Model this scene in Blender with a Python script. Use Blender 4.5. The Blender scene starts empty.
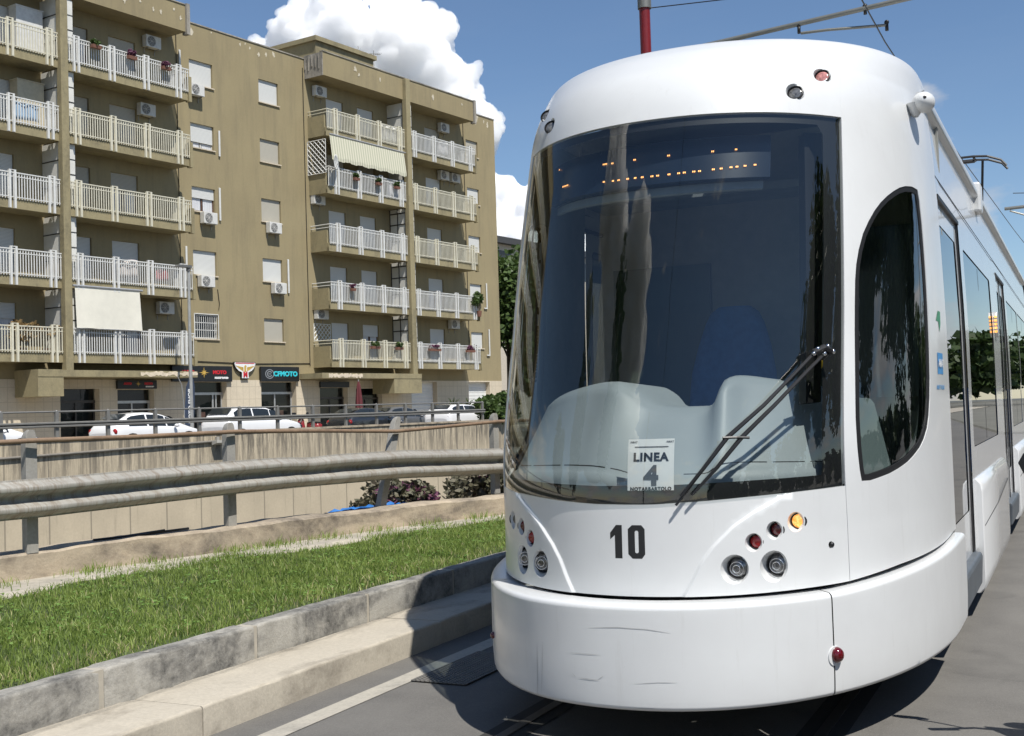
import bpy, math, random
import numpy as np
from math import sin, cos, pi, radians
from mathutils import Vector, Matrix
from mathutils.geometry import delaunay_2d_cdt

random.seed(7)
rng = np.random.default_rng(7)
C = bpy.data.collections.new("scene")
bpy.context.scene.collection.children.link(C)

# ------------------------------------------------------------------ geometry helper
class G:
    def __init__(s): s.v = []; s.f = []
    def add(s, vs, fs):
        n = len(s.v); s.v += [tuple(map(float, p)) for p in vs]; s.f += [tuple(i + n for i in f) for f in fs]; return s
    def box(s, x0, x1, y0, y1, z0, z1):
        return s.add([(x0,y0,z0),(x1,y0,z0),(x1,y1,z0),(x0,y1,z0),(x0,y0,z1),(x1,y0,z1),(x1,y1,z1),(x0,y1,z1)],
                     [(0,3,2,1),(4,5,6,7),(0,1,5,4),(1,2,6,5),(2,3,7,6),(3,0,4,7)])
    def quad(s, a, b, c, d): return s.add([a,b,c,d], [(0,1,2,3)])
    def tube(s, pts, r, n=8, cap=True):
        pts = [Vector(p) for p in pts]; rs = r if isinstance(r, (list, tuple)) else [r]*len(pts)
        rings = []; prev = None
        for i, p in enumerate(pts):
            d = (pts[min(i+1, len(pts)-1)] - pts[max(i-1, 0)]).normalized()
            if prev is None:
                a = Vector((0,0,1)) if abs(d.z) < .9 else Vector((1,0,0))
                u = d.cross(a).normalized()
            else:
                u = (prev - d*prev.dot(d)).normalized()
            prev = u; w = d.cross(u)
            rings.append([p + (u*cos(2*pi*k/n) + w*sin(2*pi*k/n))*rs[i] for k in range(n)])
        vs = [q for ring in rings for q in ring]; fs = []
        for i in range(len(pts)-1):
            for k in range(n):
                k2 = (k+1) % n; fs.append((i*n+k, i*n+k2, (i+1)*n+k2, (i+1)*n+k))
        if cap: fs.append(tuple(reversed(range(n)))); fs.append(tuple((len(pts)-1)*n+k for k in range(n)))
        return s.add(vs, fs)
    def prism(s, poly, fn0, fn1):
        """poly of (a,b); fn0/fn1 map (a,b) to the two end positions"""
        n = len(poly)
        vs = [fn0(*p) for p in poly] + [fn1(*p) for p in poly]
        fs = [tuple(reversed(range(n))), tuple(range(n, 2*n))]
        for i in range(n): j = (i+1) % n; fs.append((i, j, n+j, n+i))
        return s.add(vs, fs)
    def loft(s, rows, closed=False):
        m = len(rows[0]); vs = [p for r in rows for p in r]; fs = []
        for i in range(len(rows)-1):
            for k in range(m if closed else m-1):
                k2 = (k+1) % m; fs.append((i*m+k, i*m+k2, (i+1)*m+k2, (i+1)*m+k))
        return s.add(vs, fs)
    def ball(s, c, rx, ry, rz, n=12, m=8):
        rows = []
        for i in range(m+1):
            t = pi*i/m; rows.append([(c[0]+rx*sin(t)*cos(2*pi*k/n), c[1]+ry*sin(t)*sin(2*pi*k/n), c[2]-rz*cos(t)) for k in range(n)])
        return s.loft(rows, True)

def obj(name, g, mat, parent=None, smooth=False, normals=None, bevel=0, fixn=True):
    me = bpy.data.meshes.new(name); me.from_pydata(g.v, [], g.f)
    if fixn:
        import bmesh
        bm = bmesh.new(); bm.from_mesh(me); bmesh.ops.recalc_face_normals(bm, faces=bm.faces); bm.to_mesh(me); bm.free()
    if smooth:
        me.polygons.foreach_set('use_smooth', [True]*len(me.polygons))
        if normals is None and smooth != 'all':
            try: me.set_sharp_from_angle(angle=radians(40))
            except Exception: pass
    if normals is not None:
        me.normals_split_custom_set_from_vertices([tuple(n) for n in normals])
    o = bpy.data.objects.new(name, me); C.objects.link(o)
    for m in (mat if isinstance(mat, (list, tuple)) else [mat]): me.materials.append(m)
    if parent is not None: o.parent = parent
    if bevel:
        b = o.modifiers.new('bevel', 'BEVEL'); b.width = bevel; b.segments = 2; b.limit_method = 'ANGLE'
    return o
def tag(o, label=None, cat=None, group=None, kind=None):
    if label: o['label'] = label
    if cat: o['category'] = cat
    if group: o['group'] = group
    if kind: o['kind'] = kind
    return o
def thing(name, label, cat, loc=(0,0,0), rz=0, group=None):
    o = bpy.data.objects.new(name, None); C.objects.link(o); o.location = loc; o.rotation_euler = (0,0,rz)
    o.empty_display_size = .2
    return tag(o, label, cat, group)
def struct(name, g, mat, **k): return tag(obj(name, g, mat, **k), kind='structure')
def dup(root, loc=None, rz=None, label=None, mats=None):
    r = root.copy(); C.objects.link(r)
    if loc is not None: r.location = loc
    if rz is not None: r.rotation_euler = (0,0,rz)
    if label: r['label'] = label
    for ch in list(root.children):
        c = ch.copy(); C.objects.link(c); c.parent = r
        for g2 in list(ch.children):
            d = g2.copy(); C.objects.link(d); d.parent = c
    return r
def text_geo(s, size, off=0.0, ext=0.0, align='CENTER', shear=0, sx=1, sp=1.0):
    cu = bpy.data.curves.new('t', 'FONT'); cu.body = s; cu.size = size; cu.offset = off; cu.extrude = ext
    cu.align_x = align; cu.align_y = 'CENTER'; cu.shear = shear; cu.resolution_u = 3; cu.space_character = sp
    o = bpy.data.objects.new('t', cu); C.objects.link(o)
    dg = bpy.context.evaluated_depsgraph_get(); me = bpy.data.meshes.new_from_object(o.evaluated_get(dg))
    g = G(); g.add([(v.co.x*sx, v.co.y, v.co.z) for v in me.vertices], [tuple(p.vertices) for p in me.polygons])
    bpy.data.objects.remove(o); bpy.data.meshes.remove(me); return g
def xf(g, fn): g.v = [tuple(map(float, fn(*p))) for p in g.v]; return g

# ------------------------------------------------------------------ materials
def lin(c):
    return tuple(((x/255/12.92) if x/255 <= .04045 else ((x/255+.055)/1.055)**2.4) for x in c)
class N:
    def __init__(s, name):
        s.m = bpy.data.materials.new(name); s.m.use_nodes = True; s.t = s.m.node_tree; s.t.nodes.clear()
        s.out = s.t.nodes.new('ShaderNodeOutputMaterial')
    def n(s, typ, **k):
        nd = s.t.nodes.new('ShaderNode'+typ)
        for a, b in k.items():
            if a.startswith('_'): setattr(nd, a[1:], b)
            else:
                key = a.replace('__', ' ')
                nd.inputs[int(key[1:]) if key[0] == 'i' and key[1:].isdigit() else key].default_value = b
        return nd
    def l(s, a, b): s.t.links.new(a, b)
    def coord(s, scale=(1,1,1)):
        tc = s.n('TexCoord'); mp = s.n('Mapping'); mp.inputs['Scale'].default_value = scale
        s.l(tc.outputs['Object'], mp.inputs['Vector']); return mp.outputs[0]
    def noise(s, vec, scale, detail=6, rough=.6, dist=0):
        nd = s.n('TexNoise', Scale=scale, Detail=detail, Roughness=rough, Distortion=dist); s.l(vec, nd.inputs['Vector']); return nd.outputs['Fac']
    def ramp(s, fac, stops):
        r = s.n('ValToRGB'); e = r.color_ramp.elements
        while len(e) < len(stops): e.new(.5)
        for i, (p, c) in enumerate(stops):
            e[i].position = p; e[i].color = (*(c if isinstance(c, tuple) else (c,c,c)), 1)
        s.l(fac, r.inputs[0]); return r.outputs[0]
    def mix(s, fac, a, b, mode='MIX'):
        m = s.n('Mix', _data_type='RGBA', _blend_type=mode)
        for v, i in ((fac, 0), (a, 6), (b, 7)):
            if isinstance(v, (int, float)): m.inputs[i].default_value = v
            elif isinstance(v, tuple): m.inputs[i].default_value = (*v, 1)
            else: s.l(v, m.inputs[i])
        return m.outputs[2]
    def bsdf(s, color, rough=.5, metal=0, bump=None, bstr=.3, bdist=.01, **k):
        b = s.n('BsdfPrincipled'); 
        for nm, v in (('Base Color', color), ('Roughness', rough), ('Metallic', metal)):
            if isinstance(v, (int, float)): b.inputs[nm].default_value = v
            elif isinstance(v, tuple): b.inputs[nm].default_value = (*v, 1)
            else: s.l(v, b.inputs[nm])
        for a, v in k.items(): b.inputs[a.replace('__', ' ')].default_value = v
        if bump is not None:
            bp_ = s.n('Bump', Strength=bstr, Distance=bdist); s.l(bump, bp_.inputs['Height']); s.l(bp_.outputs[0], b.inputs['Normal'])
        s.l(b.outputs[0], s.out.inputs[0]); return b
MAT = {}
def simple(name, c, rough=.5, metal=0, var=.12, scale=6, stretch=(1,1,1), bstr=.0, bdist=.004, **k):
    if name in MAT: return MAT[name]
    s = N(name); v = s.coord(stretch); n = s.noise(v, scale, 7, .65)
    col = s.mix(s.ramp(n, [(.3, 0.), (.7, 1.)]), tuple(x*(1-var) for x in c), tuple(min(1, x*(1+var)) for x in c))
    s.bsdf(col, rough, metal, n if bstr else None, bstr, bdist, **k); MAT[name] = s.m; return s.m

def stained(name, base, dark, scale=1.5, stretch=(1,1,1), amt=(.45,.7), fine=40, rough=.85, bstr=.4, light=None, bd=.01, crack=False):
    s = N(name); v = s.coord(stretch); big = s.noise(v, scale, 8, .65, .4); v2 = s.coord(); fn = s.noise(v2, fine, 5, .7)
    mid = s.noise(v2, scale*5, 8, .7, .2)
    col = s.mix(s.ramp(big, [(amt[0], 0.), (amt[1], 1.)]), base, dark)
    if crack:
        oil = s.noise(s.coord((1.6,.5,1)), 1.1, 8, .7, .6); col = s.mix(s.ramp(oil, [(.60, 0.), (.72, .45)]), col, tuple(x*.6 for x in dark))
        sp_ = s.noise(v2, 130., 2, .6); col = s.mix(s.ramp(sp_, [(.60, 0.), (.68, .55)]), col, (.30,.29,.27)); col = s.mix(s.ramp(sp_, [(.30, .6), (.38, 0.)]), col, (.045,.043,.04))
        pt = s.noise(v2, .9, 2, .4); col = s.mix(s.ramp(pt, [(.62, 0.), (.635, .35)]), col, tuple(x*.7 for x in dark))
    col = s.mix(s.ramp(mid, [(.35, 0.), (.75, .55)]), col, light or tuple(min(1, x*1.35) for x in base))
    col = s.mix(.35, col, s.ramp(fn, [(.25, .35), (.75, 1.)]), 'MULTIPLY')
    col = s.mix(s.ramp(fn, [(.66, 0.), (.74, .5)]), col, dark)
    s.bsdf(col, rough, 0, s.mix(.5, fn, mid), bstr, bd); MAT[name] = s.m; return s.m

# white tram paint: slightly dirty
s = N('tram_white_paint'); v = s.coord(); a = s.noise(v, 2.2, 7, .6, .3); st = s.noise(s.coord((14,14,1.2)), 1.6, 6, .7)
sc = s.noise(s.coord((1.6,1.6,30)), 2.5, 8, .75)
col = s.mix(s.ramp(a, [(.35, 0.), (.75, 1.)]), (.66,.67,.665), (.61,.615,.61))
col = s.mix(s.ramp(st, [(.58, 0.), (.82, .35)]), col, (.47,.46,.43))
col = s.mix(s.ramp(sc, [(.70, 0.), (.74, .28)]), col, (.42,.41,.39))
s.bsdf(col, s.ramp(a, [(.3,.28),(.8,.42)]), 0, a, .04, .004, Coat__Weight=.35, Coat__Roughness=.12); WHITE = s.m
s = N('tram_white_side'); v = s.coord(); a = s.noise(v, 1.2, 7, .6, .3)
col = s.mix(s.ramp(a, [(.35, 0.), (.8, 1.)]), (.68,.685,.68), (.62,.62,.615))
s.bsdf(col, .22, 0, None, Coat__Weight=.6, Coat__Roughness=.04); WSIDE = s.m
BLACK = simple('black_rubber', (.012,.012,.013), .45)
GAPBLACK = simple('seam_black', (.004,.004,.004), .9)
FRIT = simple('black_glass_border', (.006,.006,.007), .6)
STEELGREY = simple('grey_sill_metal', (.10,.115,.13), .5, .2, bstr=.1)
CHROME = simple('chrome', (.65,.65,.66), .12, 1.)
def glass(name, tint, f0=.06, rough=0.0, refl=(1,1,1)):
    s = N(name); t = s.n('BsdfTransparent', Color=(*tint,1)); g = s.n('BsdfGlossy', Roughness=rough, Color=(*refl,1))
    lw = s.n('LayerWeight', Blend=.5); p = s.n('Math', _operation='POWER'); s.l(lw.outputs['Facing'], p.inputs[0]); p.inputs[1].default_value = 4.5
    mr = s.n('MapRange'); s.l(p.outputs[0], mr.inputs[0]); mr.inputs[3].default_value = f0; mr.inputs[4].default_value = 1
    m = s.n('MixShader'); s.l(mr.outputs[0], m.inputs[0]); s.l(t.outputs[0], m.inputs[1]); s.l(g.outputs[0], m.inputs[2]); s.l(m.outputs[0], s.out.inputs[0]); return s.m
WSGLASS = glass('windscreen_glass', (.76,.79,.78), .10, 0., (1,.97,.90))
SGLASS = glass('side_window_glass', (.45,.50,.48), .08)
DGLASS = glass('dark_passenger_glass', (.10,.12,.13), .08)
SHOPGLASS = glass('shop_glass', (.55,.6,.6), .03)
CARGLASS = glass('car_glass', (.25,.28,.28), .08)
REDLENS = simple('red_lens', (.10,.003,.006), .12, 0, .3, 60, Coat__Weight=.8)
REDBRIGHT = simple('bright_red_lens', (.32,.008,.010), .12, 0, .4, 60, Coat__Weight=.8)
PINKLENS = simple('pink_lens', (.50,.22,.20), .15, 0, .5, 70, Coat__Weight=.8)
CLEARLENS = simple('clear_lens', (.16,.16,.16), .08, .5, .9, 55, Coat__Weight=1.)
DARKLENS = simple('dark_lens', (.13,.13,.13), .15, .2, .8, 60, Coat__Weight=1.)
s = N('amber_lamp_lit'); v = s.coord(); a = s.noise(v, 60, 3, .6); b = s.bsdf(s.ramp(a, [(.35,(.9,.28,.03)),(.65,(1.,.62,.18))]), .2)
s.l(s.ramp(a, [(.35,(1.,.25,.02)),(.65,(1.,.6,.2))]), b.inputs['Emission Color']); b.inputs['Emission Strength'].default_value = 1.0; AMBER = s.m
s = N('led_amber'); b = s.bsdf((.9,.4,.1), .4); b.inputs['Emission Color'].default_value = (1,.42,.12,1); b.inputs['Emission Strength'].default_value = 3.0; LED = s.m
DASH = simple('dashboard_plastic', (.30,.335,.345), .5, 0, .04, 3)
CABDARK = simple('cab_dark_lining', (.26,.265,.24), .8)
CABGREY = simple('cab_grey_lining', (.22,.25,.26), .6)
SEATBLUE = simple('seat_blue_fabric', (.045,.13,.33), .9, 0, .2, 20, bstr=.2)
PAPER = simple('white_paper_card', (.88,.88,.86), .6, 0, .03, 8)
INK = simple('black_print', (.015,.015,.016), .5, 0, 0, 1)
INKG = simple('grey_print', (.10,.10,.10), .5, 0, 0, 1)

ASPHALT = stained('asphalt_grey', (.145,.137,.124), (.100,.095,.088), .35, (1,.35,1), (.4,.75), 55, .9, .5, light=(.21,.20,.18), bd=.006, crack=True)
PAINTLINE = stained('worn_white_line', (.40,.37,.31), (.20,.19,.17), 3, (1,1,1), (.5,.75), 60, .8, .3)
KERB1 = stained('lower_kerb_concrete', (.48,.43,.345), (.22,.19,.15), 3.0, (1,.5,1), (.48,.68), 45, .9, .4, light=(.52,.47,.385))
KERB2 = stained('upper_kerb_concrete', (.37,.35,.305), (.085,.082,.075), 3.2, (1,.6,1), (.42,.60), 70, .95, .8, light=(.52,.50,.45))
CURBWALL = stained('low_wall_concrete', (.44,.36,.26), (.14,.115,.09), 1.8, (1,.7,2), (.42,.64), 50, .95, .8, light=(.60,.51,.38))
STRIP = stained('pale_concrete_strip', (.42,.38,.31), (.24,.22,.18), 3, (1,1,1), (.45,.7), 40, .95, .5)
SOIL = simple('dry_soil', (.16,.13,.075), 1, 0, .35, 9, bstr=.6, bdist=.02)
LAWNBASE = simple('lawn_soil', (.055,.075,.022), 1, 0, .4, 14, bstr=.6, bdist=.02)
STEEL = stained('galvanised_steel', (.33,.315,.28), (.17,.155,.13), 2.5, (1,1,1), (.5,.8), 50, .55, .2, light=(.42,.405,.37), bd=.003)
STEELB = stained('galvanised_beam', (.38,.365,.325), (.22,.19,.15), 2.0, (2,.5,3), (.5,.8), 60, .5, .2, light=(.46,.44,.40), bd=.003)
RUSTY = stained('rusty_brown_pipe', (.24,.16,.10), (.12,.075,.05), 3, (1,1,1), (.45,.7), 60, .7, .3)
FARSTEEL = simple('grey_far_steel', (.20,.195,.18), .5, .2)
REDPOLE = simple('dark_red_paint', (.17,.012,.014), .35, 0, .15, 8)
GALV = simple('grey_tube_steel', (.20,.20,.18), .45, .5)

s = N('beam_streaked_steel'); v = s.coord(); st = s.noise(s.coord((1.2,9,1.0)), 1.7, 9, .9, .2); a = s.noise(v, 2, 6, .6); fn = s.noise(v, 60, 4, .7)
col = s.mix(s.ramp(a, [(.35,0.),(.7,1.)]), (.40,.385,.34), (.32,.305,.27)); col = s.mix(s.ramp(st, [(.47,0.),(.60,.75)]), col, (.20,.15,.105)); col = s.mix(s.ramp(fn, [(.62,0.),(.75,.4)]), col, (.12,.09,.06))
s.bsdf(col, .55, .2, fn, .15, .002); BEAMST = s.m
# far retaining wall : joints + vertical streaks (wall local frame: x along, z up)
def wall_panels(name, base, dark, jx, jz, streak=True, jw=.03, zoff=0.):
    s = N(name); tc = s.n('TexCoord'); sep = s.n('SeparateXYZ'); s.l(tc.outputs['Object'], sep.inputs[0])
    def joint(sock, period, off=0.):
        a = s.n('Math', _operation='ADD'); s.l(sock, a.inputs[0]); a.inputs[1].default_value = 500*period+off
        d = s.n('Math', _operation='DIVIDE'); s.l(a.outputs[0], d.inputs[0]); d.inputs[1].default_value = period
        f = s.n('Math', _operation='FRACT'); s.l(d.outputs[0], f.inputs[0])
        m = s.n('Math', _operation='LESS_THAN'); s.l(f.outputs[0], m.inputs[0]); m.inputs[1].default_value = jw/period; return m.outputs[0]
    v = s.coord(); st = s.noise(s.coord((1.7,1.7,.16)), 1.5, 8, .75, .2); big = s.noise(v, .5, 6, .6); fn = s.noise(v, 12, 6, .7)
    col = s.mix(s.ramp(big, [(.35,0.),(.7,1.)]), base, tuple(x*.82 for x in base))
    if streak:
        # weather stains run down from the coping: a dirt band whose lower edge wanders
        def hmask(z0, z1):
            a = s.n('MapRange'); s.l(sep.outputs['Z'], a.inputs[0]); a.inputs[1].default_value = z0; a.inputs[2].default_value = z1; return a.outputs[0]
        st2 = s.noise(s.coord((3.0,3.0,.2)), 1.3, 8, .8, .1); pan = s.noise(s.coord((.62,.62,.6)), 1., 1, .5)
        for sk, lo, hi, z0, z1, am in ((st2,.45,.57,-.9,.8,.9),(st,.48,.57,-1.3,.5,.85),(st2,.57,.66,-4.,.2,.5)):
            m_ = s.n('Math', _operation='MULTIPLY'); s.l(s.ramp(sk, [(lo,0.),(hi,am)]), m_.inputs[0]); s.l(hmask(z0, z1), m_.inputs[1]); col = s.mix(m_.outputs[0], col, dark)
        col = s.mix(s.ramp(pan, [(.4,0.),(.6,.25)]), col, tuple(x*.7 for x in base))
    col = s.mix(.3, col, s.ramp(fn, [(.25,.5),(.75,1.)]), 'MULTIPLY')
    mx = s.n('Math', _operation='MAXIMUM'); s.l(joint(sep.outputs['X'], jx), mx.inputs[0]); s.l(joint(sep.outputs['Z'], jz, zoff), mx.inputs[1])
    jf = s.n('Math', _operation='MULTIPLY'); s.l(mx.outputs[0], jf.inputs[0]); jf.inputs[1].default_value = .6
    col = s.mix(jf.outputs[0], col, dark); s.bsdf(col, .9, 0, fn, .3, .01); return s.m
FARWALL = wall_panels('retaining_wall_panels', (.60,.505,.36), (.14,.122,.095), 1.58, 3.2, jw=.055, zoff=1.3)
STONE = wall_panels('travertine_cladding', (.66,.57,.43), (.40,.34,.25), .42, .62, False, .03)
s = N('olive_stucco'); v = s.coord(); big = s.noise(v, .28, 7, .6, .3); st = s.noise(s.coord((1.6,1.6,.2)), 1.2, 7, .7); fn = s.noise(v, 9, 6, .7)
col = s.mix(s.ramp(big, [(.35,0.),(.7,1.)]), (.330,.270,.150), (.285,.232,.130)); col = s.mix(s.ramp(st, [(.48,0.),(.75,.55)]), col, (.18,.15,.095))
col = s.mix(.25, col, s.ramp(fn, [(.25,.6),(.75,1.)]), 'MULTIPLY'); s.bsdf(col, .9, 0, fn, .25, .01); OLIVE = s.m
OLIVE2 = stained('olive_edge_plaster', (.31,.262,.148), (.14,.12,.075), 1.2, (1,1,.4), (.45,.75), 20, .9, .3)
CONC = stained('bare_concrete', (.36,.33,.28), (.13,.12,.10), 1.4, (1,1,.5), (.4,.65), 20, .9, .4)
RAILW = simple('white_railing_paint', (.64,.635,.60), .5, 0, .08, 3)
RAILC = simple('cream_railing_paint', (.62,.585,.46), .5, 0, .10, 3)
SHUTW = N('roller_shutter_white')
s = SHUTW; wv = s.n('TexWave', _bands_direction='Z', Scale=5.5); s.l(s.coord(), wv.inputs[0]); s.bsdf(s.mix(s.ramp(wv.outputs[1],[(.2,0.),(.5,1.)]), (.48,.48,.45), (.66,.66,.63)), .6, 0, wv.outputs[1], .3, .01); SHUTW = s.m
s = N('roller_shutter_beige'); wv = s.n('TexWave', _bands_direction='Z', Scale=5.5); s.l(s.coord(), wv.inputs[0]); s.bsdf(s.mix(s.ramp(wv.outputs[1],[(.2,0.),(.5,1.)]), (.33,.31,.25), (.46,.43,.36)), .6, 0, wv.outputs[1], .3, .01); SHUTB = s.m
BROWNF = simple('brown_window_frame', (.10,.05,.03), .5)
GREYF = simple('light_window_frame', (.55,.54,.50), .5)
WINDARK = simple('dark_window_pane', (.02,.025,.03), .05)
CURTAIN = simple('white_curtain', (.55,.56,.58), .8, 0, .15, 3, (6,6,.3))
PANELW = simple('white_partition_panel', (.66,.65,.60), .6, 0, .08, 2)
DKFRAME = simple('dark_partition_frame', (.03,.028,.025), .5)
ACW = simple('ac_white_plastic', (.62,.61,.57), .5)
ACG = simple('ac_grille_grey', (.09,.09,.09), .5)
CANVAS = simple('cream_canvas', (.68,.65,.55), .8, 0, .06, 2)
s = N('striped_awning'); wv = s.n('TexWave', _bands_direction='X', Scale=1.6); s.l(s.coord(), wv.inputs[0]); s.bsdf(s.mix(s.ramp(wv.outputs[1],[(.45,0.),(.55,1.)]), (.60,.57,.45), (.42,.42,.30)), .85); STRIPES = s.m
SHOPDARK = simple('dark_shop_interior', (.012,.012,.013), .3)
SIGNBLK = simple('black_sign_board', (.012,.013,.014), .35)
SIGNRED = simple('red_sign_paint', (.55,.02,.03), .45)
SIGNCYAN = simple('cyan_sign_letters', (.04,.55,.62), .4)
SIGNWHT = simple('white_sign_paint', (.78,.78,.76), .4)
SIGNGOLD = simple('gold_sign_paint', (.55,.36,.08), .4)
SIGNORG = simple('orange_sign_paint', (.75,.20,.03), .4)
ALU = simple('aluminium_frame', (.50,.50,.49), .35, .5)
GARAGE = simple('garage_shutter_white', (.62,.62,.60), .5, 0, .06, 3)
CARW = simple('car_white_paint', (.80,.80,.80), .25, 0, .02, 2, Coat__Weight=.8)
CARD = simple('car_dark_paint', (.02,.022,.026), .25, 0, .05, 2, Coat__Weight=.8)
TYRE = simple('tyre_rubber', (.014,.014,.014), .8)
RIM = simple('wheel_rim', (.35,.35,.36), .3, .8)
TERRA = simple('terracotta', (.20,.09,.06), .8)
TARP = simple('blue_tarp', (.02,.14,.42), .5, 0, .2, 8, bstr=.4, bdist=.02)

def leafmat(name, a, b, tr=.3):
    s = N(name); n = s.noise(s.coord(), 3.0, 4, .7); n2 = s.noise(s.coord(), 37., 3, .7)
    col = s.mix(s.ramp(s.mix(.5, n, n2), [(.38,0.),(.62,1.)]), a, b)
    p = s.n('BsdfPrincipled', Roughness=.55); s.l(col, p.inputs['Base Color']); t = s.n('BsdfTranslucent'); s.l(col, t.inputs[0])
    m = s.n('MixShader'); m.inputs[0].default_value = tr; s.l(p.outputs[0], m.inputs[1]); s.l(t.outputs[0], m.inputs[2]); s.l(m.outputs[0], s.out.inputs[0]); return s.m
GRASS = leafmat('grass_blade_green', (.12,.20,.034), (.33,.41,.10), .42)
STRAW = leafmat('dry_straw_blade', (.42,.36,.18), (.56,.50,.28), .3)
LEAFG = leafmat('clover_leaf', (.10,.19,.03), (.20,.32,.07), .3)
LEAF = leafmat('leaf_green', (.045,.085,.018), (.10,.15,.04), .3)
LEAFD = leafmat('leaf_dark_green', (.03,.06,.016), (.07,.11,.03), .25)
MAGENTA = leafmat('bougainvillea_bract', (.14,.05,.09), (.27,.11,.18), .3)
BARK = simple('bark_brown', (.10,.075,.05), .9, 0, .3, 8, bstr=.5)

# ------------------------------------------------------------------ frames
ANG = radians(8.4); DB = 44.608
US = Vector((sin(ANG), cos(ANG), 0)); NB = Vector((cos(ANG), -sin(ANG), 0)); RZB = pi/2 - ANG
def BL(s_, y, z=0): p = US*s_ - NB*(DB + y); return Vector((p.x, p.y, z))   # building frame: s along facade, y into it

# ------------------------------------------------------------------ ground, road, kerbs, lawn
wallfront = [(-10.6,-8.0),(-9.35,-.5),(-8.5,3.6),(-7.79,6.87),(-7.648,7.794),(-7.295,9.238),(-6.812,11.394),(-6.308,12.866),(-5.8,15.0),(-5.2,19.0),(-4.75,23.5)]
def wx(y, d=0):
    ys = [p[1] for p in wallfront]; xs = [p[0] for p in wallfront]; return float(np.interp(y, ys, xs)) - d + .015
g = G()
g.box(-900, 900, -900, 2000, -9.0, -6.0)
struct('ground', g, simple('far_ground', (.10,.105,.095), 1, 0, .2, .02))
g = G()   # terrain slabs: near side, far side, end of the underpass
ys = [-60,-8,-.5,3.6,6.87,9.24,12.87,15,19,23.5]
row = [(-16.5 if y < -20 else wx(y, .34), y) for y in ys]
g.prism([(x, y) for x, y in row] + [(-4.0, 23.5), (-4.0, 60), (300, 60), (300, -60)], lambda x, y: (x, y, -5.9), lambda x, y: (x, y, -.03))
def bl2(s_, y): p = BL(s_, y); return (p.x, p.y)
g.prism([bl2(-60,-10.5), bl2(300,-10.5), bl2(300,300), bl2(-60,300)], lambda x, y: (x, y, -5.9), lambda x, y: (x, y, .385))
g.prism([bl2(50.2,-10.52), bl2(50.2,-38.6), bl2(300,-38.6), bl2(300,-10.52)], lambda x, y: (x, y, -5.9), lambda x, y: (x, y, .1))
g.prism([(60.01-120, 60.02), (300, 60.02), (300, 400), (60, 400)], lambda x, y: (x, y, -5.9), lambda x, y: (x, y, -.04))
struct('terrain', g, simple('dusty_ground', (.15,.145,.12), 1, 0, .25, .4, bstr=.3))
g = G(); 
for i in range(0, 40):
    y0 = -40+i*5; y1 = y0+5; g.quad((-4.3,y0,0),(8.99,y0,0),(8.99,y1,0),(-4.3,y1,0)); g.quad((12.5,y0,0),(60,y0,0),(60,y1,0),(12.5,y1,0))
struct('road', g, ASPHALT)
g = G(); g.box(9, 12.5, -40, 160, -.02, .14); struct('pavement', g, STRIP)
g = G(); g.quad((-3.80,-20,.004),(-3.665,-20,.004),(-3.665,80,.004),(-3.80,80,.004)); struct('road_edge_line', g, PAINTLINE)
# embedded rails : dark groove strip and bright head
g = G()
for x in (-2.63, -1.19): g.box(x-.028, x+.028, -30, 120, .003, .008)
struct('track_rail', g, simple('worn_rail_steel', (.10,.09,.08), .55, .5))
g = G()
for x in (-2.63, -1.19): g.quad((x-.11,-30,.0025),(x+.11,-30,.0025),(x+.11,120,.0025),(x-.11,120,.0025))
struct('track_groove', g, simple('rail_groove_filler', (.035,.033,.03), .9))
# drain grate
g = G()
for i in range(30): y = 6.2+i*.03; g.box(-3.66, -3.30, y, y+.012, .007, .012)
for i in range(13): x = -3.66+i*.03; g.box(x-.004, x+.004, 6.2, 7.07, .0075, .0135)
t = thing('drain_grate', 'flat steel drain grate in the road beside the white line', 'drain grate', (0,0,0))
obj('bars', g, simple('grate_steel', (.17,.16,.145), .7, .1), t)
g = G(); g.quad((-3.66,6.2,.0065),(-3.30,6.2,.0065),(-3.30,7.08,.0065),(-3.66,7.08,.0065)); obj('pit', g, simple('grate_pit', (.05,.048,.045), .9), t)

def kerb(name, x0, x1, z0, z1, y0, y1, L, gap, mat, chip=.006, ph=0):
    """row of kerb blocks with worn rounded arrises"""
    g = G(); y = y0+ph
    while y < y1:
        ya, yb = y+gap/2, y+L-gap/2; n = 26 if -2 < y < 16 else 3
        r = .018; dz = random.uniform(-.003,.003); dx = random.uniform(-.003,.003)
        prof = [(x0,z0),(x0,z1-r)]+[(x0+r-r*cos(t), z1-r+r*sin(t)) for t in (pi/8,pi/4,3*pi/8,pi/2)]+[((x0+x1)/2, z1)]+[(x1-r+r*sin(t), z1-r+r*cos(t)) for t in (0,pi/8,pi/4,3*pi/8,pi/2)]+[(x1,z0)]
        rows = []
        for i in range(n+1):
            yy = ya+(yb-ya)*i/n; rr = []
            e = .006 if i in (0, n) else 0
            for (px, pz) in prof:
                q = .5*sin(yy*7.1+px*30)+.5*sin(yy*23+pz*40)
                c = chip*q if pz > z1-.02 else chip*.4*q
                if random.random() < .05 and pz > z1-.02: c -= .008
                rr.append((px+dx+c*.5+(e if px < x0+.02 else 0)-(e if px > x1-.02 else 0), yy, pz+dz+(c if pz > z0+.02 else 0)-e*(pz > z0+.02)))
            rows.append(rr)
        g.loft(rows)
        for rr in (rows[0], rows[-1]): g.add(rr, [tuple(range(len(rr)))])
        y += L
    return struct(name, g, mat, smooth=True)
kerb('lower_kerb', -4.515, -4.045, -.05, .165, -17, 60, 2.48, .006, KERB1, .002, 1.96)
kerb('upper_kerb', -4.645, -4.505, .10, .36, -18, 60, 1.245, .034, KERB2, .003, .18)
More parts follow.
